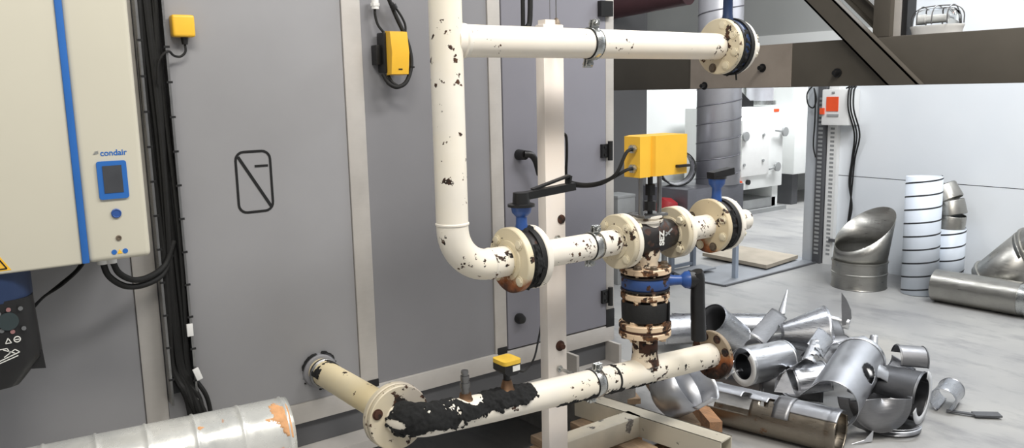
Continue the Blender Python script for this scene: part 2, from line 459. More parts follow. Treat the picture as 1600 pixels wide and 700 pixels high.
for k in range(3): bar(b, (.346+.002*k, YH-.0006, 1.372+.0028*k), (.358, YH-.0006, 1.3735+.0028*k), .001, .0014)
part(t, 'logo_waves', b, 'grey_plastic', dr)
b = NB(); prism(b, [(.078, YH-.0006, 1.119), (.153, YH-.0006, 1.119), (.1155, YH-.0006, 1.184)], (0, .0008, 0)); wb = part(t, 'warning_label', b, 'yellow', dl)
b = NB(); bar(b, (.0865, YH-.0012, 1.1235), (.1445, YH-.0012, 1.1235), .0005, .0028); bar(b, (.0865, YH-.0012, 1.1235), (.1155, YH-.0012, 1.1745), .0005, .0028); bar(b, (.1445, YH-.0012, 1.1235), (.1155, YH-.0012, 1.1745), .0005, .0028)
tube(b, [(.108, YH-.0012, 1.130), (.111, YH-.0012, 1.137), (.108, YH-.0012, 1.143), (.111, YH-.0012, 1.150)], .0012, 6)
tube(b, [(.116, YH-.0012, 1.130), (.119, YH-.0012, 1.137), (.116, YH-.0012, 1.143), (.119, YH-.0012, 1.150)], .0012, 6)
tube(b, [(.124, YH-.0012, 1.130), (.127, YH-.0012, 1.137), (.124, YH-.0012, 1.143)], .0012, 6)
part(t, 'warning_symbol', b, 'black', wb)
b = NB(); cyl(b, (.127, YH, 1.195), (.127, YH-.003, 1.195), .0075, seg=20); part(t, 'lock', b, 'black', dl)
for x in (.370, .393):                                              # cable glands below
    b = NB(); cyl(b, (x, 2.33, 1.113), (x, 2.33, 1.072), .013, seg=18); cyl(b, (x, 2.33, 1.098), (x, 2.33, 1.086), .016, seg=6); part(t, 'cable_gland', b, 'white')
# steam cylinder hanging under the cabinet
def cup(bm, cx, cy, levels, n=48, p=3.2):
    rings = []
    for z, rx, ry in levels:
        rg = []
        for k in range(n):
            a = 2*PI*k/n; c_, s_ = math.cos(a), math.sin(a)
            q = (abs(c_)**p+abs(s_)**p)**(-1/p)
            rg.append(bm.verts.new((cx+rx*q*c_, cy+ry*q*s_, z)))
        rings.append(rg)
    for A, B in zip(rings, rings[1:]):
        for k in range(n): bm.faces.new((A[k], A[(k+1) % n], B[(k+1) % n], B[k]))
    bm.faces.new(rings[0]); bm.faces.new(rings[-1][::-1]); return bm
t = thing('steam_cylinder', (.04, 2.3, 1.11), 'black cylinder cup with blue collar hanging under the ivory cabinet', 'steam cylinder')
cxx = .045
b = NB(); cup(b, cxx, 2.31, [(1.112, .155, .15), (1.04, .155, .15), (1.035, .15, .145)], p=4); part(t, 'collar', b, 'blue_dark')
b = NB(); cup(b, cxx, 2.31, [(1.045, .152, .147), (.96, .156, .15), (.905, .158, .152), (.895, .158, .152), (.850, .118, .150), (.838, .108, .146)], p=6); cupo = part(t, 'cup', b, 'black')
b = NB(); prism(b, [(.185, 2.19, .916), (.199, 2.19, .908), (.202, 2.19, .862), (.165, 2.19, .868)], (0, .11, 0)); part(t, 'grip', b, 'black', bevel=.006)
YC = 2.31-.151
b = NB(); cyl(b, (.135, YC+.002, .998), (.135, YC-.002, .998), .021, seg=24); part(t, 'teal_disc', b, 'teal', cupo)
for k, (dx, dz) in enumerate(((.024, .026), (.0, .027), (-.02, .02), (.026, -.022), (.003, -.026), (-.018, -.02))):
    b = NB(); lathe(b, (.138+dx, YC+.002, .998+dz), (0, -1, 0), [(0, .005), (.002, .005), (.002, 0)], 16); part(t, 'indicator', b, 'pinkish' if k % 3 == 1 else 'dim_grey', cupo)
b = NB()
for q0, q1 in (((.112, .947), (.124, .947)), ((.112, .947), (.118, .959)), ((.124, .947), (.118, .959))): bar(b, (q0[0]+.012, YC-.0015, q0[1]), (q1[0]+.012, YC-.0015, q1[1]), .001, .002)
ring(b, (.148, YC, .953), (.148, YC-.002, .953), .0075, .0055, 20); bar(b, (.1435, YC-.001, .9525), (.1525, YC-.001, .9525), .001, .002)
for q0, q1 in (((.10, .905), (.150, .922)), ((.10, .900), (.146, .914)), ((.150, .922), (.141, .930)), ((.141, .930), (.118, .915)), ((.118, .933), (.140, .921)), ((.105, .935), (.126, .935)), ((.126, .935), (.131, .922))): bar(b, (q0[0], YC-.001, q0[1]), (q1[0], YC-.001, q1[1]), .001, .002)
part(t, 'printed_icons', b, 'label_white', cupo)
b = NB(); tube(b, [(.348, 2.36, 1.113), (.33, 2.4, 1.06), (.285, 2.44, 1.01), (.24, 2.44, .985), (.205, 2.38, .97)], .0038, 8); tube(b, [(.341, 2.36, 1.113), (.322, 2.41, 1.055), (.28, 2.445, 1.012), (.24, 2.44, .985), (.206, 2.385, .974)], .003, 8)
solo('thin_cable', b, 'rubber', (.28, 2.42, 1.0), 'pair of thin dark leads drooping from the ivory cabinet to the black cup', 'cable')
b = NB()
tube(b, [(.371, 2.33, 1.08), (.385, 2.34, 1.035), (.43, 2.37, .995), (.49, 2.41, .985), (.545, 2.45, 1.0), (.575, 2.465, 1.05)], .0085, 10)
solo('looped_cable', b, 'rubber', (.45, 2.37, 1.0), 'lower of the two thick black cables looping from the cabinet glands to the tray', 'cable', 'thick looped cables')
b = NB()
tube(b, [(.394, 2.33, 1.08), (.410, 2.34, 1.04), (.45, 2.37, 1.01), (.50, 2.41, 1.005), (.552, 2.45, 1.025), (.585, 2.462, 1.09)], .0085, 10)
solo('looped_cable', b, 'rubber', (.47, 2.37, 1.02), 'upper of the two thick black cables looping from the cabinet glands to the tray', 'cable', 'thick looped cables')

# ================================================================== CABLE TRAY
t = thing('cable_tray', (.58, 2.49, .6), 'vertical steel cable tray full of black cables on the grey panelling', 'cable tray')
b = NB(); box(b, (.5355, 2.4905, .62), (.612, 2.4985, 2.4)); part(t, 'back_plate', b, 'recess')
for x0, x1 in ((.5365, .540), (.606, .6095)):
    b = NB(); box(b, (x0, 2.448, .60), (x1, 2.4985, 2.4)); box(b, (x0-.0015, 2.444, .60), (x1+.0015, 2.450, 2.4))
    part(t, 'side_rail', b, 'steel')
for z in [1.66-.098*k for k in range(11)]:
    b = NB(); box(b, (.532, 2.443, z-.003), (.547, 2.4475, z+.003)); part(t, 'clip', b, 'black')
    b = NB(); box(b, (.600, 2.443, z-.02), (.616, 2.4475, z-.014)); part(t, 'clip', b, 'black')
specs = ((.549, .010, 0.62), (.563, .009, .58), (.576, .0105, .565), (.587, .008, .56), (.596, .007, .60), (.570, .009, .60))
for k, (x, r, zb) in enumerate(specs):
    ph = k*1.7; pts = []
    for i in range(13):
        z = 2.35-(2.35-.72)*i/12
        pts.append((x+.004*math.sin(ph+i*.8), 2.470+.006*math.cos(ph+i*.9)-(.008 if k > 3 else 0), z))
    pts += [(x+.012, 2.46, .665), (x+.022+.003*k, 2.45, zb+.02), (x+.036+.003*k, 2.46, zb-.03), (x+.042+.003*k, 2.46, zb-.12)]
    b = NB(); tube(b, pts, r, 8, 4)
    solo('tray_cable', b, 'rubber', (x, 2.46, .7), 'black cable bundled with others inside the vertical steel tray', 'cable', 'black cables in the tray')
for p, rz, lab in (((.603, 2.444, .820), 0.0, 'white cable tag on the tray, the higher of two'), ((.611, 2.432, .685), -.3, 'white cable tag above the tray foot, the lower of two')):
    b = NB(); box(b, (p[0]-.009, p[1]-.004, p[2]-.019), (p[0]+.009, p[1]+.004, p[2]+.019), Matrix.Rotation(rz, 3, 'Y'), p)
    solo('cable_tag', b, 'white', p, lab, 'cable tag', 'white cable tags', bevel=.002)

# small yellow sensor box
t = thing('sensor_box', (.662, 2.5, 1.70), 'small square yellow sensor box beside the vertical cable tray', 'sensor')
b = NB(); box(b, (.632, 2.455, 1.672), (.694, 2.494, 1.734)); part(t, 'lid', b, 'yellow', bevel=.008, seg=3)
b = NB(); box(b, (.636, 2.488, 1.676), (.690, 2.5, 1.730)); part(t, 'base', b, 'black')
b = NB(); cyl(b, (.667, 2.478, 1.674), (.667, 2.478, 1.652), .011, .008, 16); part(t, 'gland', b, 'black')
b = NB(); tube(b, [(.667, 2.478, 1.655), (.667, 2.478, 1.632), (.652, 2.478, 1.618), (.632, 2.47, 1.620), (.612, 2.44, 1.630), (.595, 2.436, 1.622), (.580, 2.44, 1.595), (.576, 2.448, 1.54)], .0035, 8); part(t, 'lead', b, 'rubber')

# yellow damper motor with hanging cable
t = thing('damper_actuator', (1.335, 2.5, 1.63), 'upright yellow and black actuator with black cable loop on grey panelling', 'actuator')
b = NB(); box(b, (1.288, 2.440, 1.568), (1.358, 2.492, 1.70)); part(t, 'base', b, 'black', bevel=.006)
b = NB(); box(b, (1.270, 2.462, 1.595), (1.292, 2.5, 1.66)); part(t, 'shaft_clamp', b, 'black', bevel=.004)
b = NB()
prism(b, [(1.2965, 2.402, 1.634), (1.2965, 2.412, 1.563), (1.2965, 2.446, 1.560), (1.2965, 2.446, 1.704), (1.2965, 2.412, 1.700)], (.064, 0, 0)); cv = part(t, 'cover', b, 'yellow', bevel=.005, seg=3)
b = NB(); box(b, (1.322, 2.4085, 1.577), (1.336, 2.413, 1.581)); part(t, 'slot', b, 'black', cv)
b = NB(); tube(b, [(1.278, 2.47, 1.80), (1.276, 2.47, 1.76), (1.284, 2.468, 1.725), (1.30, 2.46, 1.70)], .0045, 8); part(t, 'lead', b, 'rubber')
b = NB(); cyl(b, (1.278, 2.47, 1.775), (1.278, 2.47, 1.81), .012, seg=16); cyl(b, (1.278, 2.47, 1.785), (1.278, 2.47, 1.795), .015, seg=6); part(t, 'gland', b, 'white')
b = NB(); tube(b, [(1.320, 2.460, 1.818), (1.348, 2.460, 1.755), (1.373, 2.450, 1.692), (1.385, 2.440, 1.639), (1.381, 2.430, 1.586), (1.354, 2.420, 1.537), (1.319, 2.420, 1.521), (1.294, 2.430, 1.534), (1.285, 2.450, 1.564)], .007, 10)
part(t, 'cable', b, 'rubber')
b = NB(); tube(b, [(1.341, 2.470, 1.799), (1.372, 2.460, 1.749), (1.380, 2.455, 1.714), (1.363, 2.450, 1.677), (1.333, 2.450, 1.664)], .004, 8); tube(b, [(1.302, 2.450, 1.564), (1.306, 2.430, 1.538), (1.327, 2.425, 1.523)], .005, 8); part(t, 'cable', b, 'rubber')
b = NB(); bar(b, (1.376, 2.424, 1.588), (1.390, 2.424, 1.586), .004, .005); cyl(b, (1.335, 2.455, 1.789), (1.342, 2.455, 1.777), .012, seg=10); part(t, 'cable_tie', b, 'black')

def crust(root, parent, path, r, pred, nu, nv, amp=.006, base=.0015, mat='bitumen', name='glue_patch', seed=0):
    """lumpy ragged crust lying on a pipe; pred(u, v) > 0 keeps the cell; v = angle, 0 = up, positive towards the room"""
    pts = [V(p) for p in path]
    L = [0]
    for p, q in zip(pts, pts[1:]): L.append(L[-1]+(q-p).length)
    def at(s):
        for i in range(len(pts)-1):
            if s <= L[i+1] or i == len(pts)-2:
                k = (s-L[i])/(L[i+1]-L[i]); return pts[i].lerp(pts[i+1], k), i
    tang = [(pts[min(i+1, len(pts)-1)]-pts[max(i-1, 0)]).normalized() for i in range(len(pts))]
    bm = NB(); G = {}
    for i in range(nu+1):
        s = L[-1]*i/nu; p, k = at(s)
        kk = (s-L[k])/(L[k+1]-L[k]); tg = tang[k].lerp(tang[k+1], kk).normalized()
        out = tg.cross(V((0, 0, 1))).normalized()                      # towards the room for a pipe running +X
        for j in range(nv+1):
            an = -PI+2*PI*j/nv
            d = V((0, 0, 1))*math.cos(an)+out*math.sin(an)
            q = p+d*r
            h = base+amp*max(0, .5+.8*noise.noise(q*45+V((seed, 0, 0)))+.5*noise.noise(q*110))
            G[i, j] = (p+d*(r+h), s, an, q)
    cells = set()
    for i in range(nu):
        for j in range(nv):
            _, s, an, q = G[i, j]
            n_ = noise.noise(q*28+V((seed, 3, 1)))*.75+noise.noise(q*75)*.4+noise.noise(q*180)*.25
            if pred(s/L[-1], an, n_) > 0: cells.add((i, j))
    vv = {}
    def vert(i, j):
        j2 = j % nv
        if (i, j2) not in vv:
            p = G[i, j2][0]
            nb = sum(((i+a_, (j2+b_) % nv) in cells) for a_ in (-1, 0) for b_ in (-1, 0))
            if nb < 4:
                q = G[i, j2][3]; p = q+(p-q)*.15
            vv[i, j2] = bm.verts.new(p)
        return vv[i, j2]
    for i, j in cells: bm.faces.new((vert(i, j), vert(i, j+1), vert(i+1, j+1), vert(i+1, j)))
    return part(root, name, bm, mat, parent, smooth=60)

# ================================================================== PIPEWORK
YP = 1.87; ZU, ZM = 1.636, 1.013; R = .0445
def zb(x): return .598-.054*(x-1.0)                                 # the bottom run falls a little
XR = 1.172
t = thing('riser_pipe', (XR, YP, ZM), 'cream riser pipe with a long branch at the top and a bend at the bottom', 'pipe')
b = NB(); Rb = .118
pts = [(XR, YP, 2.2), (XR, YP, 1.9), (XR, YP, ZM+Rb+.03)] + [(XR+Rb-Rb*math.cos(a), YP, ZM+Rb-Rb*math.sin(a)) for a in [PI/2*k/14 for k in range(15)]] + [(1.352, YP, ZM)]
tube(b, pts, R, 40, 0); part(t, 'riser', b, 'cream', smooth=60)
b = NB(); tube(b, [(XR+.02, YP, ZU), (2.272, YP, ZU)], R*.985, 40, 0); part(t, 'branch', b, 'cream_clean', smooth=60)
b = NB()
lathe(b, (XR, YP, ZM+Rb+.012), (0, 0, 1), [(-.006, R-.002), (-.002, R+.0025), (.002, R+.0025), (.006, R-.002)], 40)
part(t, 'weld_seam', b, 'cream_worn'); b = NB()
lathe(b, (XR+Rb+.004, YP, ZM), (1, 0, 0), [(-.006, R-.002), (-.002, R+.002), (.002, R+.002), (.006, R-.002)], 40)
part(t, 'weld_seam', b, 'cream_worn'); b = NB()
lathe(b, (XR+R+.012, YP, ZU), (1, 0, 0), [(-.018, R-.004), (-.01, R+.003), (.0, R+.002), (.006, R-.002)], 40)
part(t, 'weld_seam', b, 'cream_worn')
flange(t, (2.284, YP, ZU), (1, 0, 0), .0945, .022, 'flange', side=-1, hole=.046, skip=(1,), phase=PI/8-.12, bh=.003, dark=(6, 0))
# flange at the elbow's foot is its own rust-bottomed piece of the riser
F = thing('elbow_flange', (1.372, YP, ZM), 'cream flange with orange rust along its bottom, at the end of the riser bend', 'flange')
flange(F, (1.372, YP, ZM), (1, 0, 0), .0965, .024, 'flange_rust', side=-1, hub=.012, bolts=4, phase=PI/4, bh=.004)

def butterfly(loc, ax, up, label, body='blue', r=.088, th=.042, neck=.13, liner='rubber', group='butterfly valves', bm_='black'):
    """wafer valve: lug body, rubber liner rim, neck and head plate; loc = centre of the body"""
    t = thing('butterfly_valve', loc, label, 'valve', group)
    c = V(loc); a = V(ax).normalized(); u = V(up).normalized(); s = a.cross(u)
    b = NB(); lathe(b, c, a, [(-th/2, .05), (-th/2, r-.004), (-th/2+.006, r), (th/2-.006, r), (th/2, r-.004), (th/2, .05)], 48, True)
    part(t, 'body', b, 'cast_black' if body == 'blue' and abs(a.z) < .5 else ('blue_worn' if body == 'blue' else body))
    if abs(a.z) < .5:
        b = NB()
        for k in range(9):
            a0_, a1_ = .12+.085*k, .12+.085*(k+1)
            d0_, d1_ = u*math.cos(a0_)-s*math.sin(a0_), u*math.cos(a1_)-s*math.sin(a1_)
            bar(b, c+d0_*(r+.003)-a*.004, c+d1_*(r+.003)-a*.004, .010, th*.45, up=a)
        part(t, 'lug', b, body)
    for k in (-1, 1):
        gw, go = (.004, .003) if k < 0 else (.009, .006)
        if abs(a.z) > .5: gw, go = .003, .002
        b = NB(); lathe(b, c+a*k*(th/2-gw+.006), a, [(-gw, .04), (-gw, r+go), (gw, r+go), (gw, .04)], 48, True); part(t, 'gasket', b, liner)
    b = NB()
    lathe(b, c+u*(r-.012), u, [(0, .022), (.03, .017), (neck*.62, .0165), (neck*.78, .028), (neck, .031), (neck, 0)], 28)
    part(t, 'neck', b, body)
    return t, c, a, u, s, c+u*(r-.012+neck)

# --- upper right valve
t, c, a, u, s, top = butterfly((2.322, YP, ZU), (1, 0, 0), (0, 0, 1), 'dark blue butterfly valve at the far end of the topmost cream branch', 'blue_dark', r=.092)
b = NB(); lathe(b, top, u, [(0, 0), (0, .036), (.008, .036), (.008, 0)], 28); part(t, 'head_plate', b, 'black')
b = NB(); bar(b, top+V((-.02, 0, .02)), top+V((.22, .05, .03)), .026, .02); part(t, 'lever', b, 'black', bevel=.005)
E_ = thing('blind_flange', (2.366, YP, ZU), 'cream end flange with plugged stub behind the topmost valve', 'flange', 'end flanges')
flange(E_, (2.362, YP, ZU), (1, 0, 0), .092, .022, 'cream_worn', side=1, hole=.01, bmat='bolt_cream', bh=.018)
b = NB(); lathe(b, (2.372, YP, ZU), (1, 0, 0), [(0, .05), (.02, .046), (.03, .038), (.082, .038), (.088, .032), (.088, 0)], 32); part(E_, 'stub', b, 'cream_worn')
b = NB(); tube(b, [(2.335, YP-.03, ZU-.088), (2.336, YP-.032, ZU-.115)], .003, 6, 0); part(E_, 'drip', b, 'bitumen')

def wafer_crust(t, x0, x1, z, r, seed, lo=.15, hi=.85):
    crust(t, None, [(x0, YP, z), (x1, YP, z)], r, lambda u, v, n: min((.5-abs(u-.5))*6, 1)+n*.9-(1.6 if lo < v < hi else 0), 16, 150, amp=.012, base=.001, mat='bitumen', name='black_sealant', seed=seed)
wafer_crust(t, 2.300, 2.352, ZU, .086, 11, .2, .9)
# --- valve at the elbow
t, c, a, u, s, top = butterfly((1.411, YP, ZM), (1, 0, 0), (0, 0, 1), 'bright blue butterfly valve with black lever between riser bend and middle spool', 'blue', r=.086, th=.034, neck=.080)
b = NB(); lathe(b, top, u, [(0, 0), (0, .040), (.007, .040), (.009, .032), (.009, 0)], 28); part(t, 'notch_plate', b, 'black')
b = NB(); T0 = top+V((0, 0, .009))
cyl(b, T0, T0+V((0, 0, .032)), .026, .024, 24)
bar(b, T0+V((0, 0, .020)), T0+V((.175, -.030, .038)), .030, .022); part(t, 'lever', b, 'black', bevel=.004)
b = NB(); bar(b, T0+V((.045, .004, .036)), T0+V((.165, -.022, .070)), .022, .006); bar(b, T0+V((.16, -.022, .044)), T0+V((.166, -.022, .070)), .022, .007, up=(1, 0, 0)); part(t, 'trigger', b, 'black', bevel=.002)

wafer_crust(t, 1.392, 1.436, ZM, .084, 12, .3, .9)
# --- middle spool between the two valves
t = thing('pipe_spool', (1.62, YP, ZM), 'short cream pipe with a flange at each end, left of the black valve body', 'pipe', 'cream pipe spools')
b = NB(); tube(b, [(1.455, YP, ZM), (1.80, YP, ZM)], .0415, 40, 0); part(t, 'pipe', b, 'cream_worn', smooth=60)
flange(t, (1.446, YP, ZM), (1, 0, 0), .0945, .022, 'cream_worn', side=1, hole=.041, bolts=4, phase=PI/4, bh=.006)
flange(t, (1.798, YP, ZM), (1, 0, 0), .089, .021, 'flange', side=-1, hole=.041, hub=.01, bolts=4, phase=PI/4, bh=.003)
b = NB(); lathe(b, (1.452, YP-.0, ZM), (1, 0, 0), [(-.022, .0905), (-.012, .0975), (0.0, .0975), (.0, .09)], 40)
# --- pipe clamps with bolt ears
def clamp(x, z, label, y=YP, r=R, tilt=.0):
    t = thing('pipe_clamp', (x, y, z), label, 'pipe clamp', 'two-part pipe clamps')
    b = NB(); lathe(b, (x, y, z), (1, 0, 0), [(-.014, r), (-.014, r+.003), (-.011, r+.0052), (.011, r+.0052), (.014, r+.003), (.014, r)], 44, True); part(t, 'band', b, 'zinc')
    b = NB(); lathe(b, (x, y, z), (1, 0, 0), [(-.018, r-.001), (-.018, r+.002), (.018, r+.002), (.018, r-.001)], 44, True); part(t, 'rubber_lining', b, 'rubber')
    for sgn in (1, -1):
        o = NB(); d = V((0, -.25*sgn, sgn)).normalized()
        p0 = V((x, y, z))+d*(r+.002); p1 = p0+d*.026
        for k in (-1, 1): bar(o, p0+V((0, k*.006, 0)), p1+V((0, k*.006, 0)), .026, .004, up=(0, 1, 0))
        cyl(o, p0+d*.014+V((0, -.02, 0)), p0+d*.014+V((0, .02, 0)), .0045, seg=10)
        hexa(o, p0+d*.014+V((0, -.010, 0)), (0, -1, 0), .009, .008); cyl(o, p0+d*.014+V((0, .010, 0)), p0+d*.014+V((0, .016, 0)), .009, seg=6)
        part(t, 'bolt_ear', o, 'zinc')
    o = NB(); cyl(o, (x, y+r+.004, z), (x, 2.052, z), .006, seg=12); hexa(o, (x, 2.04, z), (0, 1, 0), .012, .008); part(t, 'stud', o, 'zinc')
    return t
clamp(1.688, ZU, 'zinc pipe clamp around the topmost cream branch in front of the post top')
clamp(1.690, ZM, 'zinc pipe clamp around the middle cream spool in front of the post', r=.0415)
clamp(1.694, zb(1.694), 'zinc pipe clamp around the lowest cream pipe in front of the post')

# --- three way control valve
XV = 1.925
t = thing('control_valve', (XV, YP, ZM), 'black flaking three-way valve body with cream flanges under the yellow actuator', 'valve')
b = NB(); lathe(b, (1.80, YP, ZM), (1, 0, 0), [(.028, .046), (.05, .053), (.09, .060), (.13, .062), (.17, .060), (.21, .053), (.245, .046)], 48); vb = part(t, 'body', b, 'cast_black')
b = NB(); lathe(b, (XV, YP, ZM-.03), (0, 0, -1), [(0, .05), (.035, .048), (.05, .042), (.085, .042), (.10, .05)], 40); part(t, 'bottom_port', b, 'cream_flaking')
flange(t, (1.821, YP, ZM), (1, 0, 0), .089, .020, 'cream', side=1, hole=.04, bmat='bolt_cream', bh=.016, bolts=4, phase=PI/4)
flange(t, (2.052, YP, ZM), (1, 0, 0), .088, .020, 'flange', side=-1, hole=.046, hub=.02, bmat='bolt_cream', bh=.010, bolts=4, phase=PI/4)
b = NB(); lathe(b, (XV, YP, ZM), (0, 0, 1), [(.03, .05), (.05, .048), (.052, .056), (.060, .058), (.060, .048), (.068, .046), (.068, .056), (.075, .056), (.076, 0)], 40); part(t, 'bonnet', b, 'cream_worn')
for k in range(4):
    a_ = PI/4+PI/2*k; b = NB(); p = V((XV+.049*math.cos(a_), YP+.049*math.sin(a_), ZM+.050)); cyl(b, p, p+V((0, 0, .030)), .005, seg=10); hexa(b, p+V((0, 0, .012)), (0, 0, 1), .010, .009); part(t, 'bonnet_bolt', b, 'bolt')
disc_text('chalk_mark', 'SEZ', (XV+.012, YP-.0635, ZM+.002), .030, 'label_white', rot=(PI/2, -PI/2, 0), root=t, parent=vb, bold=.0012)
b = NB(); bar(b, (XV+.028, YP-.063, ZM+.008), (XV+.062, YP-.0615, ZM+.028), .001, .006); bar(b, (XV+.030, YP-.063, ZM+.02), (XV+.05, YP-.0625, ZM+.010), .001, .004); part(t, 'chalk_smear', b, 'grey_plastic', vb)
# actuator on its yoke
t = thing('valve_actuator', (XV, YP, 1.089), 'large yellow box actuator standing on two rods above the black valve body', 'actuator')
x0, x1, y0, y1, z0, z1 = 1.829, 2.044, 1.800, 1.872, 1.221, 1.350
b = NB()
prism(b, [(x0, y1, z0), (x0, y0+.002, z0), (x0+.045, y0+.002, z0), (x0+.052, y0+.012, z0), (x0+.060, y0+.012, z0), (x0+.068, y0, z0), (x1, y0, z0), (x1, y1+.03, z0), (x0+.05, y1+.03, z0)], (0, 0, z1-z0))
hs = part(t, 'housing', b, 'yellow', bevel=.004, seg=2)
b = NB(); box(b, (x1-.055, y0-.014, z0+.022), (x1+.004, y0+.004, z0+.031)); part(t, 'manual_lever', b, 'black', bevel=.003)
for z in (1.312, 1.250):
    b = NB(); cyl(b, (x0+.002, 1.826, z), (x0-.016, 1.826, z), .0125, seg=18); hexa(b, (x0-.004, 1.826, z), (-1, 0, 0), .015, .007); part(t, 'cable_gland', b, 'zinc', hs)
for dx in (-.043, .043):
    b = NB(); cyl(b, (XV+dx, YP-.02, 1.086), (XV+dx, YP-.02, 1.224), .008, seg=16); part(t, 'yoke_rod', b, 'steel')
b = NB(); cyl(b, (XV, YP-.02, 1.085), (XV, YP-.02, 1.224), .009, seg=14); cyl(b, (XV, YP-.02, 1.155), (XV, YP-.02, 1.19), .018, seg=6); cyl(b, (XV, YP-.02, 1.105), (XV, YP-.02, 1.135), .02, seg=20); part(t, 'valve_stem', b, 'black')
b = NB(); box(b, (XV-.056, YP-.05, 1.084), (XV+.056, YP+.03, 1.094)); part(t, 'yoke_plate', b, 'steel', bevel=.004)
b = NB(); tube(b, [(x0-.014, 1.826, 1.312), (x0-.038, 1.826, 1.300), (1.762, 1.840, 1.237), (1.758, 1.900, 1.208), (1.761, 1.980, 1.193), (1.812, 2.120, 1.187), (1.822, 2.200, 1.207)], .0055, 8)
solo('actuator_cable', b, 'rubber', (1.72, 1.88, 1.22), 'black cable from the upper gland of the big yellow actuator', 'cable', 'actuator cables')
b = NB(); tube(b, [(x0-.014, 1.826, 1.250), (x0-.035, 1.828, 1.247), (1.770, 1.860, 1.224), (1.771, 1.920, 1.199), (1.776, 2.000, 1.184), (1.821, 2.130, 1.176), (1.824, 2.210, 1.199)], .0055, 8)
solo('actuator_cable', b, 'rubber', (1.70, 1.90, 1.2), 'black cable from the lower gland of the big yellow actuator', 'cable', 'actuator cables')

# --- right hand spool, valve and end flange on the middle run
t = thing('pipe_spool', (2.15, YP, ZM), 'stubby cream pipe between the black valve body and the rightmost blue valve', 'pipe', 'cream pipe spools')
b = NB(); tube(b, [(2.075, YP, ZM), (2.24, YP, ZM)], .0415, 40, 0); part(t, 'pipe', b, 'cream_worn', smooth=60)
flange(t, (2.074, YP, ZM), (1, 0, 0), .088, .020, 'cream', side=1, hole=.041, bolts=4, phase=PI/4)
flange(t, (2.245, YP, ZM), (1, 0, 0), .0965, .022, 'flange_rust_left', side=-1, hole=.043, skip=(1, 2), bh=.004, dark=(0, 5))
t, c, a, u, s, top = butterfly((2.282, YP, ZM), (1, 0, 0), (0, 0, 1), 'blue butterfly valve with black crossbar at the right end of the middle run', 'blue', r=.088, th=.036, neck=.090)
b = NB(); lathe(b, top, u, [(0, 0), (0, .034), (.007, .034), (.007, 0)], 28); part(t, 'head_plate', b, 'black')
b = NB(); bar(b, top+V((-.035, 0, .012)), top+V((.062, -.012, .024)), .036, .024); part(t, 'lever', b, 'black', bevel=.004)
wafer_crust(t, 2.262, 2.310, ZM, .084, 13, .2, .8)
E_ = thing('blind_flange', (2.322, YP, ZM), 'cream end flange with plugged stub at the right end of the middle run', 'flange', 'end flanges')
flange(E_, (2.320, YP, ZM), (1, 0, 0), .0965, .022, 'cream_worn', side=1, hole=.01, bmat='bolt_cream', bh=.018)
b = NB(); lathe(b, (2.330, YP, ZM), (1, 0, 0), [(0, .05), (.02, .046), (.03, .038), (.115, .038), (.122, .032), (.122, 0)], 32); part(E_, 'stub', b, 'cream_worn')

# --- vertical drop: flange, blue valve, flange, compensator, flange
t = thing('port_flange', (XV, YP, .915), 'flaking cream flange directly under the black valve body', 'flange')
flange(t, (XV, YP, .905), (0, 0, 1), .086, .020, 'flange_bare', side=1, hole=.04, bmat='bolt', bolts=8, bh=.008)
t, c, a, u, s, top = butterfly((XV, YP, .862), (0, 0, 1), (.83, -.55, 0), 'blue butterfly valve with its black lever hanging down beside the vertical drop', 'blue', r=.080, th=.040, neck=.085, liner='cast_black')
b = NB(); cyl(b, top-u*.004, top+u*.014, .032, .028, 24); cyl(b, top+u*.012, top+u*.034, .024, .020, 24); part(t, 'lever_hub', b, 'black', bevel=.002)
b = NB(); L0 = top+u*.024+V((0, 0, .02)); tube(b, [L0+V((-.005, 0, .008)), L0+V((.003, 0, -.02)), L0+V((.004, 0, -.10)), L0+V((.012, .0, -.232))], lambda k: .021+.005*k, 16)
part(t, 'lever', b, 'black')
for k in range(8):
    a_ = PI/8+PI/4*k; b = NB(); p = V((XV+.070*math.cos(a_), YP+.070*math.sin(a_), .80)); cyl(b, p, p+V((0, 0, .125)), .006, seg=10); hexa(b, p+V((0, 0, -.004)), (0, 0, 1), .012, .010); part(t, 'stud_bolt', b, 'flange_bare')
t = thing('lower_flange', (XV, YP, .82), 'rust stained cream flange between the blue valve and the black rubber ring', 'flange')
flange(t, (XV, YP, .818), (0, 0, 1), .082, .020, 'flange_bare', side=-1, hole=.04, bolts=8, bmat='flange_bare')
t = thing('rubber_compensator', (XV, YP, .765), 'black rubber ring joint in the vertical drop', 'pipe joint')
b = NB(); lathe(b, (XV, YP, .765), (0, 0, 1), [(-.034, 0), (-.034, .072), (-.030, .078), (.028, .080), (.034, .076), (.034, 0)], 48); part(t, 'ring', b, 'rubber')
b = NB(); box(b, (XV+.028, YP-.081, .735), (XV+.034, YP-.070, .80)); part(t, 'clasp', b, 'black')
t = thing('tee_flange', (XV, YP, .70), 'thick rusty double flange between the black ring and the lowest cream pipe', 'flange')
for z, m in ((.715, 'flange_bare'), (.688, 'flange_bare')):
    flange(t, (XV, YP, z), (0, 0, 1), .088, .019, m, side=1 if z > .7 else -1, hole=.04, bolts=8, bmat='flange_bare', bh=.009, phase=.2)
b = NB(); lathe(b, (XV, YP, .7015), (0, 0, 1), [(-.005, .05), (-.005, .085), (.005, .085), (.005, .05)], 40, True); part(t, 'gasket', b, 'rust_dark')

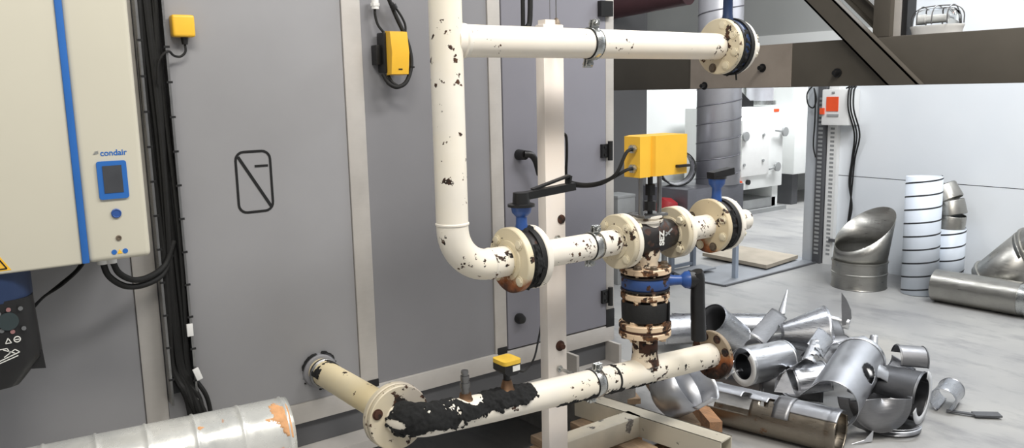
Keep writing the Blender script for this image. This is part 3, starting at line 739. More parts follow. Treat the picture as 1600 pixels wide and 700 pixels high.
# --- lowest pipe with tee, sockets and black glue
t = thing('header_pipe', (1.6, YP, zb(1.6)), 'lowest cream pipe with black glue patches, a tee and a rusty end flange', 'pipe')
XW, YF = 1.02, 1.962
b = NB(); rb_ = YF-.008-YP
pts = [(XW, YF, zb(XW))] + [(XW+rb_-rb_*math.cos(a_), YP+rb_-rb_*math.sin(a_), zb(XW)) for a_ in [PI/2*k/12 for k in range(13)]] + [(1.3, YP, zb(1.3)), (2.272, YP, zb(2.272))]
tube(b, pts, R, 44, 0); hp = part(t, 'pipe', b, 'cream', smooth=60)
b = NB(); lathe(b, (XV, YP, zb(XV)), (0, 0, 1), [(.025, .050), (.042, .046), (.06, .043), (.130, .0425)], 40); part(t, 'tee_branch', b, 'cream_flaking', smooth=60)
b = NB(); lathe(b, (XV, YP-.0, zb(XV)+.075), (0, 0, 1), [(0, .0432), (.055, .0432)], 40)
# only the front of the branch has lost its paint
for f in list(b.faces):
    c_ = f.calc_center_median()
    if (c_-V((XV, YP, c_.z))).normalized().dot(V((-.25, -1, 0)).normalized()) < .55: b.faces.remove(f)
part(t, 'bare_patch', b, 'rust_dark', solid=.001)
b = NB(); lathe(b, (1.775, YP, zb(1.775)), (1, 0, .0), [(-.004, R+.0005), (-.002, R+.0025), (.003, R+.002), (.005, R+.0005)], 40); part(t, 'weld_seam', b, 'bitumen')
flange(t, (2.276, YP, zb(2.276)), (1, 0, 0), .0905, .018, 'flange_brown', side=-1, hole=.044, bmat='rust_dark', bh=.004)

path = [q for q in pts[:14]] + [(1.2, YP, zb(1.2)), (1.3, YP, zb(1.3))]
def pr1(u, v, n):
    # elbow and first stretch, ragged ends; a pale saddle is left round the first socket
    k = min(.34, (.97-u)*3.5)+n*.78
    k = min(k, ((u-.73)/.13)**2+((v+.35)/1.15)**2-1+n*.9)
    k = min(k, (2.35-.9*u-v)*1.3+n*.9)
    if v < -2.2: k -= .4
    if u < .12: k = min(k, (u-.05)*9+n*.9)
    if u < .35: k = min(k, ((u-.12)/.07)**2+((v-1.5)/.28)**2-1+n*.5)
    return k
crust(t, hp, path, R, pr1, 150, 100)
path = [(1.24, YP, zb(1.24)), (1.44, YP, zb(1.44))]
def pr2(u, v, n):
    return min(.45, 1-((u-.5)/.46)**4-((v-.35)/1.05)**4)+n*.9
crust(t, hp, path, R, pr2, 80, 100, amp=.008, seed=5)
def pr3(u, v, n):
    return .28-abs(v-2.65)*.9+n*.8 if v > 0 else -1
crust(t, hp, [(1.52, YP, zb(1.52)), (2.0, YP, zb(2.0))], R, pr3, 150, 70, amp=.003, seed=9)
# socket with capped test plug, and socket carrying the yellow sensor
b = NB(); x = 1.197; z = zb(x)+R
lathe(b, (x, YP, z-.004), (0, 0, 1), [(0, .024), (.006, .019), (.02, .0165), (.02, 0)], 24); sk = part(t, 'socket', b, 'brass')
b = NB(); lathe(b, (x, YP, z+.014), (0, 0, 1), [(0, .012), (.02, .012), (.02, .015), (.034, .015), (.034, .011), (.042, .011), (.042, .013), (.055, .013), (.055, .009), (.062, .009), (.062, .011), (.07, .010), (.071, 0)], 20); part(t, 'test_plug', b, 'steel', sk)
b = NB(); x = 1.345; z = zb(x)+R
lathe(b, (x, YP, z-.004), (0, 0, 1), [(0, .026), (.008, .02), (.024, .016), (.034, .013), (.034, 0)], 24); part(t, 'socket', b, 'brass')
t = thing('pipe_sensor', (1.345, YP, zb(1.345)+.074), 'black sensor head with dusty yellow lid and white label on the lowest pipe', 'sensor')
b = NB(); cyl(b, (1.345, YP, z+.024), (1.345, YP, z+.056), .011, seg=16); part(t, 'stem', b, 'black')
zz = z+.050
b = NB(); prism(b, [(1.317, YP-.03, zz+.012), (1.330, YP-.03, zz), (1.362, YP-.03, zz), (1.375, YP-.03, zz+.012), (1.375, YP-.03, zz+.036), (1.317, YP-.03, zz+.036)], (0, .06, 0)); hd = part(t, 'head', b, 'black', bevel=.004)
b = NB(); prism(b, rrect(1.346, 0, .064, .068, .012, 0), (0, .012, 0))
for v in b.verts: v.co = V((v.co.x, YP+v.co.z, zz+.034+v.co.y))
part(t, 'lid', b, 'yellow_dirty', bevel=.003)
b = NB(); box(b, (1.345, YP-.0315, zz+.012), (1.371, YP-.029, zz+.029)); part(t, 'label', b, 'label_white', hd)
b = NB(); tube(b, [(1.372, YP+.01, zz+.008), (1.40, YP+.03, zz-.006), (1.492, 1.980, 0.616), (1.624, 2.100, 0.594), (1.707, 2.180, 0.618), (1.758, 2.220, 0.682), (1.772, 2.220, 0.787), (1.799, 2.220, 0.959)], .0035, 8)
solo('sensor_cable', b, 'rubber', (1.45, 1.95, .6), 'thin black lead from the pipe sensor rising behind the post', 'cable')

# --- wall stub with collar and flange
t = thing('wall_pipe', (XW, 2.2, .59), 'yellowed cream pipe stub coming out of the grey panelling', 'pipe')
b = NB(); tube(b, [(XW, 2.52, .585), (XW, YF+.02, zb(XW))], R*.97, 40, 0); part(t, 'pipe', b, painted('cream_enamel_yellowed', (240, 226, 190), .625, 34, tint=(232, 214, 170)), smooth=60)
b = NB(); lathe(b, (XW, 2.5, .585), (0, -1, 0), [(0, .059), (.010, .057), (.014, .052), (.014, .04)], 40); part(t, 'collar', b, 'ahu_mid')
b = NB(); lathe(b, (XW, 2.47, .585), (0, -1, 0), [(0, .044), (.003, .049), (.014, .050), (.018, .044)], 40); part(t, 'clip_ring', b, 'steel')
pth = [(XW-.0, 2.50, .585), (XW, 2.40, .586)]
crust(t, None, [(XW, 2.40, .586), (XW, 2.47, .585)], R*.97, lambda u, v, n: .35-abs(u-.45)*1.4+n*.7-(.6 if v > .9 or v < -1.6 else 0), 40, 90, amp=.004, name='black_sealant', seed=2)
crust(t, None, [(XW, 2.488, .585), (XW, 2.4985, .585)], .061, lambda u, v, n: -.05+n*1.2+.4*math.cos(v), 14, 110, amp=.006, name='black_sealant', seed=3)
flange(t, (XW, YF+.008, zb(XW)), (0, -1, 0), .0955, .020, 'flange_worn', side=1, hole=.043, bmat='rust_dark', bolts=0)
flange(t, (XW, YF-.014, zb(XW)), (0, -1, 0),   .0935, .016, 'flange_worn', side=1, hole=.043, bmat='rust_dark', bolts=8, bh=.004, phase=PI/8, skip=(0, 1, 2, 4, 5, 6))

# ================================================================== POST AND FOOT FRAME
t = thing('pipe_support_stand', (1.688, 2.07, .2), 'cream steel post on a flat box-section foot carrying the pipes', 'stand')
px0, px1, py0, py1 = 1.648, 1.731, 2.050, 2.092
b = NB(); box(b, (px0, py0, .2), (px1, py1, 1.707)); part(t, 'post', b, 'post', bevel=.003)
b = NB(); box(b, (px1, 2.052, .2), (2.10, 2.125, .28)); part(t, 'foot_beam', b, 'foot', bevel=.004)
# box section with an open end
b = NB(); f0, f1 = V((2.072, 2.37, .24)), V((2.180, 1.722, .24)); dd = (f1-f0).normalized(); ss = dd.cross(V((0, 0, 1)))
for sx in (-1, 1): bar(b, f0+ss*sx*.036, f1+ss*sx*.036, .006, .08)
for sz in (-1, 1): bar(b, f0+V((0, 0, sz*.0375)), f1+V((0, 0, sz*.0375)), .077, .005)
part(t, 'foot_beam', b, 'foot')
b = NB(); box(b, (px0+.012, py0+.005, 1.707), (px1-.03, py1, 1.722)); part(t, 'end_cap', b, 'post')
b = NB(); lathe(b, (1.716, 2.068, 1.707), (0, 0, 1), [(0, .014), (.012, .012), (.022, .004), (.024, 0)], 16); part(t, 'cap_knob', b, 'bolt')
b = NB(); lathe(b, (1.700, 2.05, .64), (0, -1, 0), [(0, .018), (.004, .018), (.006, .009), (.02, .009), (.02, 0)], 16); part(t, 'bolt', b, 'rust_dark')
b = NB(); lathe(b, (1.712, 2.05, 1.075), (0, -1, 0), [(0, .016), (.004, .015), (.005, .006), (.006, 0)], 16); part(t, 'bolt', b, 'rust_dark')
# cables and hanger above the post
for pts_, r, lab in (([(1.650, 2.16, 1.70), (1.652, 2.16, 1.76), (1.654, 2.16, 2.2)], .007, 'straight black cable rising behind the top of the cream post'), ([(1.652, 2.14, 1.70), (1.667, 2.14, 1.765), (1.672, 2.14, 2.2)], .009, 'slightly slanted thick black cable rising behind the cream post top')):
    b = NB(); tube(b, pts_, r, 10); solo('riser_cable', b, 'rubber', pts_[0], lab, 'cable', 'cables above the post')
b = NB(); tube(b, [(1.69, 2.068, 1.72), (1.69, 2.068, 2.2)], .0012, 6, 0); tube(b, [(1.716, 2.068, 1.73), (1.716, 2.068, 2.2)], .002, 6, 0)
solo('hanger_wire', b, 'steel', (1.70, 2.068, 1.72), 'pair of thin steel hanger wires above the cream post', 'wire')
b = NB(); tube(b, [(1.885, YW-.02, 1.32), (1.80, YW-.11, 1.318), (1.80, YW-.115, 1.30)], .004, 8)
b = NB(); tube(b, [(1.850, 2.200, 1.350), (1.865, 2.200, 1.336), (1.867, 2.200, 1.277), (1.863, 2.200, 1.213), (1.866, 2.200, 1.176)], .005, 8)
solo('cable_bend', b, 'rubber', (1.864, 2.200, 1.277), 'short vertical black cable just right of the cream post', 'cable')

# ================================================================== TIMBER UNDER THE FOOT
t = thing('timber_pallet', (2.05, 2.1, 0), 'rough timber pallet under the steel foot of the post', 'pallet')
for x in (1.78, 1.98, 2.16):
    b = NB(); box(b, (x, 1.95, .165), (x+.10, 2.33, .198)); part(t, 'deck_board', b, 'wood', bevel=.003)
for y in (1.955, 2.24):
    b = NB(); box(b, (1.76, y, .10), (2.28, y+.07, .165)); part(t, 'stringer', b, 'wood', bevel=.003)
for x in (1.80, 2.02, 2.22):
    for y in (1.95, 2.24):
        b = NB(); box(b, (x, y, 0), (x+.075, y+.08, .10)); part(t, 'block', b, 'wood_fresh', bevel=.003)
b = NB(); box(b, (1.968, 1.90, 0), (2.042, 1.948, .198)); solo('timber_prop', b, 'wood_fresh', (2.0, 1.92, 0), 'short orange timber prop standing under the foot corner', 'timber block', bevel=.003)
b = NB(); bar(b, (2.600, 2.109, 0.077), (2.851, 2.526, 0.077), .055, .05); bar(b, (2.628, 2.152, 0.026), (2.891, 2.577, 0.026), .055, .05)
solo('timber_batten', b, 'wood_fresh', (2.712, 2.229, 0.000), 'pale orange sawn batten beside the open end of the steel foot', 'timber', bevel=.003)
for p0, p1, lab in (((2.232, 2.477, 0.160), (2.408, 2.761, 0.160), 'short grey plank below the lowest pipe, nearest the post'), ((2.379, 2.393, 0.160), (2.611, 2.826, 0.160), 'grey plank crossing below the lowest pipe, left of the half shell')):
    b = NB(); bar(b, p0, p1, .09, .025); solo('loose_plank', b, 'wood', p0, lab, 'plank', 'grey planks below the pipe', bevel=.002)
b = NB(); bar(b, (2.364, 2.055, 0.160), (2.745, 2.653, 0.160), .10, .03); solo('loose_plank', b, 'wood', (2.843, 2.616, 0.000), 'longest grey plank below the lowest pipe, under the upright half shell', 'plank', 'grey planks below the pipe', bevel=.002)

# ================================================================== FOIL CLAD DUCT, LEFT FOREGROUND
t = thing('foil_duct', (.3, 2.2, .4), 'scuffed silver foil clad duct lying along the grey unit at lower left', 'duct')
d0, d1 = V((-.9, 2.372, .55)), V((.775, 2.165, .55)); ax = (d1-d0).normalized(); L = (d1-d0).length; rd = .098
b = NB(); prof = [(0, 0), (0, rd)]
n = int(L/.118)
for k in range(n+1):
    s_ = L-.012-.118*(n-k)
    if s_ > .02: prof += [(s_-.016, rd), (s_-.005, rd), (s_-.0015, rd+.003), (s_+.002, rd+.003), (s_+.005, rd), (s_+.016, rd)]
prof += [(L-.002, rd), (L, rd-.004), (L, rd-.02), (L-.01, 0)]
prof = sorted(prof[2:-2]); lathe(b, d0, ax, [(0, 0), (0, rd)]+prof+[(L, rd-.02), (L-.01, 0)], 64); part(t, 'cladding', b, 'foil', smooth=50)
crust(t, None, [tuple(d1-ax*.085), tuple(d1-ax*.004)], rd, lambda u, v, n: .30-abs(v-.72)*1.15+n*.9-(.45-u)*.8, 40, 200, amp=.002, base=.0008, mat='foam', name='foam_residue', seed=4)
crust(t, None, [tuple(d1-ax*.26), tuple(d1-ax*.22)], rd, lambda u, v, n: .5-abs(v-.55)*9-abs(u-.5)*1.5+n*.3, 16, 260, amp=.002, base=.0008, mat='foam', name='foam_residue', seed=6)
for s_ in (.25, L-.3):
    p = d0+ax*s_
    b = NB(); box(b, (p.x-.025, p.y-.06, 0 if s_ < .3 else 0), (p.x+.025, min(p.y+.06, 2.352), .455)); box(b, (p.x-.07, p.y-.09, 0), (p.x+.07, min(p.y+.09, 2.352), .02))
    part(t, 'support_leg', b, 'steel')

# ================================================================== BEAM WITH BRACE
t = thing('steel_beam', (3.35, 2.2, 1.49), 'brown-grey steel beam crossing behind the topmost valve with brace and upright', 'beam')
t['kind'] = 'thing'
b = NB(); box(b, (3.30, -.6, 1.490), (3.42, 5.2, 1.690)); bm_ = part(t, 'beam', b, 'beam', bevel=.006)
b = NB(); box(b, (3.294, 2.285, 1.492), (3.302, 2.885, 1.688)); part(t, 'splice_plate', b, 'beam_light')
for y, z in ((2.44, 1.583), (2.79, 1.505), (2.05, 1.548)):
    b = NB(); lathe(b, (3.296, y, z), (-1, 0, 0), [(0, .02), (.006, .02), (.006, .012), (.03, .010), (.03, 0)], 14); part(t, 'bolt', b, 'black')
for y in (-.55, 4.75):
    b = NB(); box(b, (3.31, y, 0), (3.41, y+.1, 1.49)); part(t, 'column', b, 'beam')
# channel braces cut level with the beam's underside: web plus two lips
def brace(x, ya, za, yb, zb_, w, lip, side):
    sl = (yb-ya)/(zb_-za)                                            # y run per metre of height
    hw = w/2*math.hypot(1, sl)                                       # half width measured along the level cut
    b = NB(); prism(b, [(x, ya-hw, za), (x, ya+hw, za), (x, yb+hw, zb_), (x, yb-hw, zb_)], (.007*side, 0, 0))
    for k in (-1, 1):
        o = k*(hw-.006)
        prism(b, [(x, ya+o-.006, za), (x, ya+o+.006, za), (x, yb+o+.006, zb_), (x, yb+o-.006, zb_)], (lip*side, 0, 0))
    part(t, 'brace', b, 'beam')
brace(3.255, 1.735, 1.492, 2.37, 2.09, .092, .045, 1)
brace(3.400, 1.84, 1.690, 2.24, 2.067, .07, -.04, 1)
b = NB(); box(b, (3.30, 1.826, 1.690), (3.385, 1.900, 2.2)); part(t, 'upright', b, 'beam', bevel=.003)
b = NB(); box(b, (3.33, 1.800, 1.690), (3.40, 1.826, 2.2)); part(t, 'upright_flange', b, 'alu')
b = NB(); box(b, (3.34, 1.776, 1.690), (3.41, 1.798, 2.2)); part(t, 'upright_seal', b, 'black')
# caged bulkhead lamp on the beam
t = thing('bulkhead_lamp', (3.36, 1.662, 1.69), 'clear glass caged bulkhead lamp sitting on the steel beam', 'lamp')
b = NB(); cup(b, 3.36, 1.662, [(1.690, .045, .095), (1.712, .048, .100), (1.718, .05, .104), (1.724, .05, .104)], 40, 2.6); part(t, 'base', b, 'white')
b = NB(); cup(b, 3.36, 1.662, [(1.724, .042, .094), (1.755, .042, .092), (1.775, .038, .085), (1.787, .028, .068), (1.792, .012, .04)], 40, 2.4); part(t, 'glass_globe', b, 'glass')
b = NB(); cyl(b, (3.36, 1.62, 1.748), (3.36, 1.70, 1.748), .016, seg=18); cyl(b, (3.36, 1.70, 1.748), (3.36, 1.735, 1.748), .019, seg=18); part(t, 'bulb', b, 'white')
b = NB()
for y in (1.60, 1.66, 1.72):
    tube(b, [(3.31, y, 1.726), (3.313, y, 1.77), (3.34, y, 1.797), (3.38, y, 1.797), (3.407, y, 1.77), (3.41, y, 1.726)], .0025, 6)
tube(b, [(3.36, 1.558, 1.726), (3.36, 1.562, 1.77), (3.36, 1.60, 1.797), (3.36, 1.72, 1.797), (3.36, 1.762, 1.77), (3.36, 1.766, 1.726)], .0025, 6)
part(t, 'wire_guard', b, 'steel')

# ================================================================== BACKGROUND
b = NB(); tube(b, [(5.200, 5.699, 2.194), (5.200, 5.127, 2.219), (5.200, 4.588, 2.243)], .085, 20); solo('maroon_pipe', b, 'maroon', (5.200, 5.127, 2.219), 'dark maroon pipe crossing high beyond the top of the grey unit', 'pipe')
# tall spiral duct behind the beam
def spiral(root, base, top, r, pitch, mat, smat=None, name='spiral_tube', cap_open=True, seg=40, lift=.003, hand=1, w=.008, n=None):
    base, top = V(base), V(top); u, v, a = frame(top-base); L = (top-base).length
    b = NB(); lathe(b, base, a, [(0, r), (L, r)], seg); p = part(root, name, b, mat, solid=.004 if cap_open else 0)
    b = NB(); k = int(L/pitch*seg)
    prev = None
    for i in range(k+1):
        an = hand*2*PI*i/seg; s_ = pitch*i/seg
        d = u*math.cos(an)+v*math.sin(an); c_ = base+a*min(s_, L)
        q = [b.verts.new(c_+d*(r+.001)-a*w/2), b.verts.new(c_+d*(r+lift)), b.verts.new(c_+d*(r+.001)+a*w/2)]
        if prev:
            for m in (0, 1): b.faces.new((prev[m], prev[m+1], q[m+1], q[m]))
        prev = q
    part(root, 'seam', b, smat or mat, p)
    return p
t = thing('spiral_duct', (5.0, 4.09, .76), 'tall vertical galvanised spiral duct behind the steel beam', 'duct', 'spiral ducts')
spiral(t, (5.0, 4.09, .76), (5.0, 4.09, 3.2), .165, .137, 'spiral', 'spiral_seam', lift=.007, w=.012)
t = thing('fan_box', (5.0, 4.3, 0), 'grey sheet metal box on blue-grey legs beneath the tall spiral duct', 'fan box')
b = NB(); box(b, (4.50, 3.95, .46), (5.14, 4.45, .76)); part(t, 'casing', b, 'spiral_seam', bevel=.006)
for x, y in ((4.83, 4.40), (5.09, 4.40), (5.09, 3.97), (4.53, 4.40)):
    b = NB(); box(b, (x, y, 0), (x+.035, y+.035, .46)); part(t, 'leg', b, 'stand')
b = NB(); box(b, (4.83, 4.405, .05), (5.12, 4.43, .075)); part(t, 'brace', b, 'stand')
t = thing('duct_collar', (4.7, 4.35, .76), 'open round duct fitting with black rims left of the tall spiral duct', 'duct fitting')
b = NB(); lathe(b, (4.62, 4.15, .897), (.6, .8, 0), [(0, .125), (.16, .125)], 36); part(t, 'sleeve', b, 'spiral', solid=.004)
for s_ in (0, .15):
    b = NB(); lathe(b, V((4.62, 4.15, .897))+V((.6, .8, 0))*s_, (.6, .8, 0), [(0, .122), (0, .136), (.014, .136), (.014, .122)], 36, True); part(t, 'rim', b, 'black')
t = thing('red_cap', (4.400, 4.081, 0.660), 'dusty red plastic cap on the fan box behind the black valve body', 'cap')
b = NB(); p = V((4.400, 4.081, 0.651)); lathe(b, p+V((0, 0, -.07)), (.2, -.3, 1), [(0, 0), (0, .075), (.06, .085), (.11, .06), (.13, 0)], 28); part(t, 'cap', b, 'red')
b = NB(); lathe(b, p+V((0, 0, -.09)), (.2, -.3, 1), [(0, 0), (0, .05), (.03, .05), (.03, 0)], 20); part(t, 'rim', b, 'black')
b = NB(); cyl(b, V((p.x, p.y, 0)), p+V((0, 0, -.07)), .02, seg=12); part(t, 'stake', b, 'steel')
# stacked pale boxes beside the AHU corner
for z0_, z1_, w_, lab in ((0, .555, .155, 'lower pale grey carton stacked beyond the grey unit corner'), (.555, .695, .185, 'upper pale grey carton stacked beyond the grey unit corner')):
    b = NB(); c_ = V((4.35, 4.52, 0)); box(b, (c_.x-w_/2, c_.y-w_/2, z0_), (c_.x+w_/2, c_.y+w_/2, z1_)); box(b, (c_.x-w_/2-.003, c_.y-w_/2-.003, z1_-.02), (c_.x+w_/2+.003, c_.y+w_/2+.003, z1_+.003))
    solo('carton', b, 'grey_plastic', (c_.x, c_.y, z0_), lab, 'carton', 'stacked pale cartons', bevel=.004)
# white unit with toggle door
t = thing('white_ventilation_unit', (8.1, 6.2, 0), 'white ventilation unit with a hinged service door in the far room', 'ventilation unit')
xa, xb_, zt, zb_ = 7.56, 8.47, 1.25, .30
b = NB(); box(b, (xa, 5.95, zb_), (xb_, 6.7, zt)); part(t, 'casing', b, 'white_unit', bevel=.01)
b = NB(); box(b, (xa+.10, 5.925, zb_+.16), (xb_-.30, 5.95, zt-.14)); dd_ = part(t, 'service_door', b, 'white', bevel=.006)
for x, z in ((xa+.13, zt-.32), (xb_-.04, zt-.30), (xb_-.17, zb_+.24)):
    b = NB(); lathe(b, (x, 5.93, z), (0, -1, 0), [(0, .03), (.02, .03), (.02, .055), (.045, .055), (.05, 0)], 24); part(t, 'clamp_knob', b, 'grey_plastic', dd_)
for x, z in ((xb_-.42, zt-.32), (xa+.14, zb_+.30), (xb_-.42, zb_+.33)):
    b = NB(); cyl(b, (x, 5.93, z), (x, 5.91, z), .018, seg=14); part(t, 'screw', b, 'grey_plastic', dd_)
for q0, q1 in (((xb_-.22, zt-.28), (xb_-.06, zt-.30)), ((xb_-.32, zb_+.22), (xb_-.18, zb_+.24))):
    b = NB(); bar(b, (q0[0], 5.90, q0[1]), (q1[0], 5.90, q1[1]), .02, .02); part(t, 'toggle', b, 'grey_plastic', dd_)
for x, m in ((xa+.09, 'orange'), (xa+.24, 'black')):
    b = NB(); cyl(b, (x, 5.95, zb_+.09), (x, 5.92, zb_+.09), .03, seg=16); part(t, 'button', b, m)
b = NB(); box(b, (xb_-.2, 5.946, zt-.06), (xb_-.10, 5.952, zt-.025)); part(t, 'sticker', b, 'orange')
b = NB(); box(b, (xa-.05, 5.93, 0), (xb_+.08, 5.98, .05)); box(b, (xa+.02, 6.0, .05), (xb_-.05, 6.6, .16)); part(t, 'base_frame', b, 'grey_plastic')
for x in (xb_-.12, xa):
    b = NB(); box(b, (x, 6.0, .0), (x+.11, 6.6, .30)); part(t, 'foot', b, 'white_unit')
t = thing('silver_duct_riser', (8.3, 6.3, 1.27), 'silver vertical duct rising from the top of the white ventilation unit', 'duct')
b = NB(); cyl(b, (8.40, 6.25, 1.27), (8.40, 6.25, 2.4), .16, seg=32); part(t, 'duct', b, 'spiral')
b = NB(); lathe(b, (8.40, 6.25, 1.27), (0, 0, 1), [(0, .19), (.05, .19), (.05, .16)], 32); part(t, 'collar', b, 'zinc')
b = NB(); box(b, (7.75, 6.0, 1.262), (7.95, 6.3, 1.33)); prism(b, [(7.75, 6.05, 1.33), (7.95, 6.05, 1.33), (7.8, 6.05, 1.43)], (0, .1, 0)); solo('black_damper', b, 'black', (7.85, 6.1, 1.262), 'small black damper block on top of the white ventilation unit', 'damper')
t = thing('white_cabinet', (9.5, 6.3, 0), 'lower white cabinet to the right of the white ventilation unit', 'cabinet')
b = NB(); box(b, (8.78, 6.0, .40), (10.6, 6.8, 1.18)); part(t, 'body', b, 'white_unit', bevel=.01)
for x in (8.9, 10.4):
    b = NB(); box(b, (x, 6.1, 0), (x+.12, 6.7, .40)); part(t, 'leg', b, 'recess')
b = NB(); box(b, (8.9, 6.12, 1.18), (10.6, 6.8, 2.3)); part(t, 'upper_section', b, 'far_grey')

# strut channel with switch box on the white wall
t = thing('strut_channel', (6.11, 3.9, 0), 'dark perforated steel strut standing at the end of the white wall', 'strut')
b = NB(); box(b, (6.07, 3.868, 0), (6.11, 3.942, 1.62)); part(t, 'channel', b, 'recess', bevel=.003)
b = NB(); box(b, (6.105, 3.775, 0), (6.149, 3.862, 1.62)); pl = part(t, 'perforated_flange', b, 'white')
b = NB()
for k in range(38):
    box(b, (6.103, 3.80, .08+.035*k), (6.106, 3.835, .097+.035*k))
part(t, 'slots', b, 'grey_plastic', pl)
b = NB()
for k in range(38):
    box(b, (6.068, 3.885, .08+.035*k), (6.071, 3.925, .098+.035*k))
part(t, 'slots', b, 'grey_plastic')
b = NB(); box(b, (6.08, 3.74, .20), (6.10, 3.80, .225)); part(t, 'bracket', b, 'recess')
t = thing('switch_box', (6.14, 3.70, 1.3), 'white electrical switch box with orange sticker on the white wall', 'switch box')
b = NB(); box(b, (5.99, 3.615, 1.172), (6.15, 3.855, 1.46)); bx_ = part(t, 'enclosure', b, 'white', bevel=.012)
b = NB(); box(b, (5.984, 3.705, 1.285), (5.992, 3.81, 1.40)); part(t, 'sticker', b, 'orange', bx_)
b = NB(); box(b, (5.98, 3.70, 1.245), (5.994, 3.80, 1.262)); box(b, (5.984, 3.74, 1.425), (5.992, 3.765, 1.44)); part(t, 'catch', b, 'grey_plastic', bx_)
b = NB(); box(b, (5.97, 3.825, 1.26), (5.995, 3.858, 1.31)); part(t, 'switch', b, 'orange', bx_)
for k, (y0_, y1_) in enumerate(((3.66, 3.705), (3.64, 3.69), (3.615, 3.665))):
    b = NB(); tube(b, [(6.10, y0_+.05, 1.465), (6.08, y0_+.0, 1.48), (5.97, y0_-.05, 1.44), (5.97, y0_-.055, 1.3), (6.08, y0_-.05, 1.1), (6.12, y0_-.015+.01*k, .9), (6.12, y0_-.0+.008*k, .7), (6.11, 3.62+.008*k, .52), (6.09, 3.625+.006*k, .38)], .0065, 8)
    solo('hanging_cable', b, 'rubber', (6.1, y0_, .9), ('grey cable hanging below the switch box, left of three', 'grey cable hanging below the switch box, middle of three', 'grey cable hanging below the switch box, right of three')[k], 'cable', 'cables below the switch box')
b = NB(); tube(b, [(6.06, 3.98, 1.5), (6.05, 4.03, 1.43), (6.05, 4.02, 1.34), (6.05, 3.97, 1.31), (6.05, 3.945, 1.38), (6.05, 3.97, 1.47), (6.05, 3.955, 1.40), (6.05, 3.95, 1.2), (6.05, 3.955, 1.0), (6.05, 3.93, .9)], .006, 8)
solo('coiled_cable', b, 'rubber', (6.05, 3.98, 1.4), 'dark cable coiled at the top of the perforated strut', 'cable')

# floor plates
t = thing('floor_plate', (5.4, 4.15, 0), 'flat grey steel sheet lying on the floor by the wall opening', 'sheet')
pp = [(4.790, 4.374, 0.000), (4.840, 3.870, -0.000), (6.228, 3.906, 0.000), (6.117, 4.344, 0.000)]
b = NB(); prism(b, pp, (0, 0, .008)); part(t, 'sheet', b, 'plate')
b = NB(); bar(b, V(pp[0])+V((0, 0, .006)), V(pp[1])+V((0, 0, .006)), .02, .012); bar(b, V(pp[1])+V((0, 0, .006)), V(pp[2])+V((0, 0, .006)), .02, .014); part(t, 'folded_edge', b, 'recess')
b = NB(); prism(b, [(5.528, 4.673, 0.020), (5.510, 3.988, 0.020), (6.041, 4.056, 0.020), (6.026, 4.695, 0.020)], (0, 0, .03)); solo('plywood_board', b, 'ply', (5.793, 4.374, 0.000), 'pale plywood board on top of the grey floor sheet', 'board')
b = NB(); prism(b, [(4.767, 4.252, 0.030), (5.173, 4.230, 0.030), (5.179, 4.390, 0.030), (4.826, 4.414, 0.030)], (0, 0, .012)); solo('grey_offcut', b, 'plate', (5.019, 4.388, 0.000), 'small blue-grey offcut beside the legs of the fan box', 'sheet', bevel=.002)

# ducts by the white wall
t = thing('white_spiral_duct', (5.72, 2.84, 0), 'tallest white spiral duct with dark seams standing by the white wall', 'duct', 'white spiral ducts')
spiral(t, (5.72, 2.84, 0), (5.745, 2.862, .842), .118, .096, 'white_duct', 'seam', lift=.004, w=.017, hand=1)
t = thing('white_spiral_duct', (5.95, 2.76, 0), 'shorter white spiral duct behind the tallest one, with a silver elbow on top', 'duct', 'white spiral ducts')
spiral(t, (5.95, 2.755, 0), (5.95, 2.755, .46), .10, .096, 'white_duct', 'seam', lift=.004, w=.017, hand=1)
t = thing('silver_elbow', (5.95, 2.76, .46), 'crinkled silver segmented elbow perched on the shorter white spiral duct', 'duct elbow')
segs = [((5.95, 2.765, .455), (5.95, 2.75, .56)), ((5.95, 2.75, .555), (5.95, 2.775, .66)), ((5.95, 2.775, .655), (5.95, 2.835, .755))]
for p0, p1 in segs:
    b = NB(); d_ = V(p1)-V(p0); lathe(b, p0, d_, [(0, .093), (.006, .098), (d_.length-.006, .094), (d_.length, .090)], 28); part(t, 'segment', b, 'cut_duct', solid=.003)
# cut bevelled duct
t = thing('mitred_duct', (5.6, 3.22, 0), 'wide silver duct stub with slanted open mouth in front of the wall', 'duct')
c_ = V((5.60, 3.235, 0)); rr = .192
b = NB(); lathe(b, c_, (0, 0, 1), [(0, rr), (.004, rr+.004), (.01, rr), (.105, rr), (.108, rr+.005), (.114, rr+.005), (.118, rr), (.19, rr), (.194, rr+.006), (.202, rr+.006), (.206, rr-.004)], 48); part(t, 'lower_ring', b, 'cut_duct', solid=.003)
b = NB(); N = 48; A, B = [], []
dirn = V((.97, -.13, 0)).normalized()                               # the tall side of the mouth
for k in range(N):
    a_ = 2*PI*k/N; d_ = V((math.cos(a_), math.sin(a_), 0)); q = d_.dot(dirn)
    A.append(b.verts.new(c_+d_*(rr-.004)+V((0, 0, .20+.03*(q+1)*0))))
    top_ = c_+d_*(rr*.98)+dirn*.05*(q+1.0)*.9+V((0, 0, .285+.145*(q+1)))
    B.append(b.verts.new(top_))
for k in range(N): b.faces.new((A[k], A[(k+1) % N], B[(k+1) % N], B[k]))
part(t, 'slanted_collar', b, 'cut_duct', solid=.003)
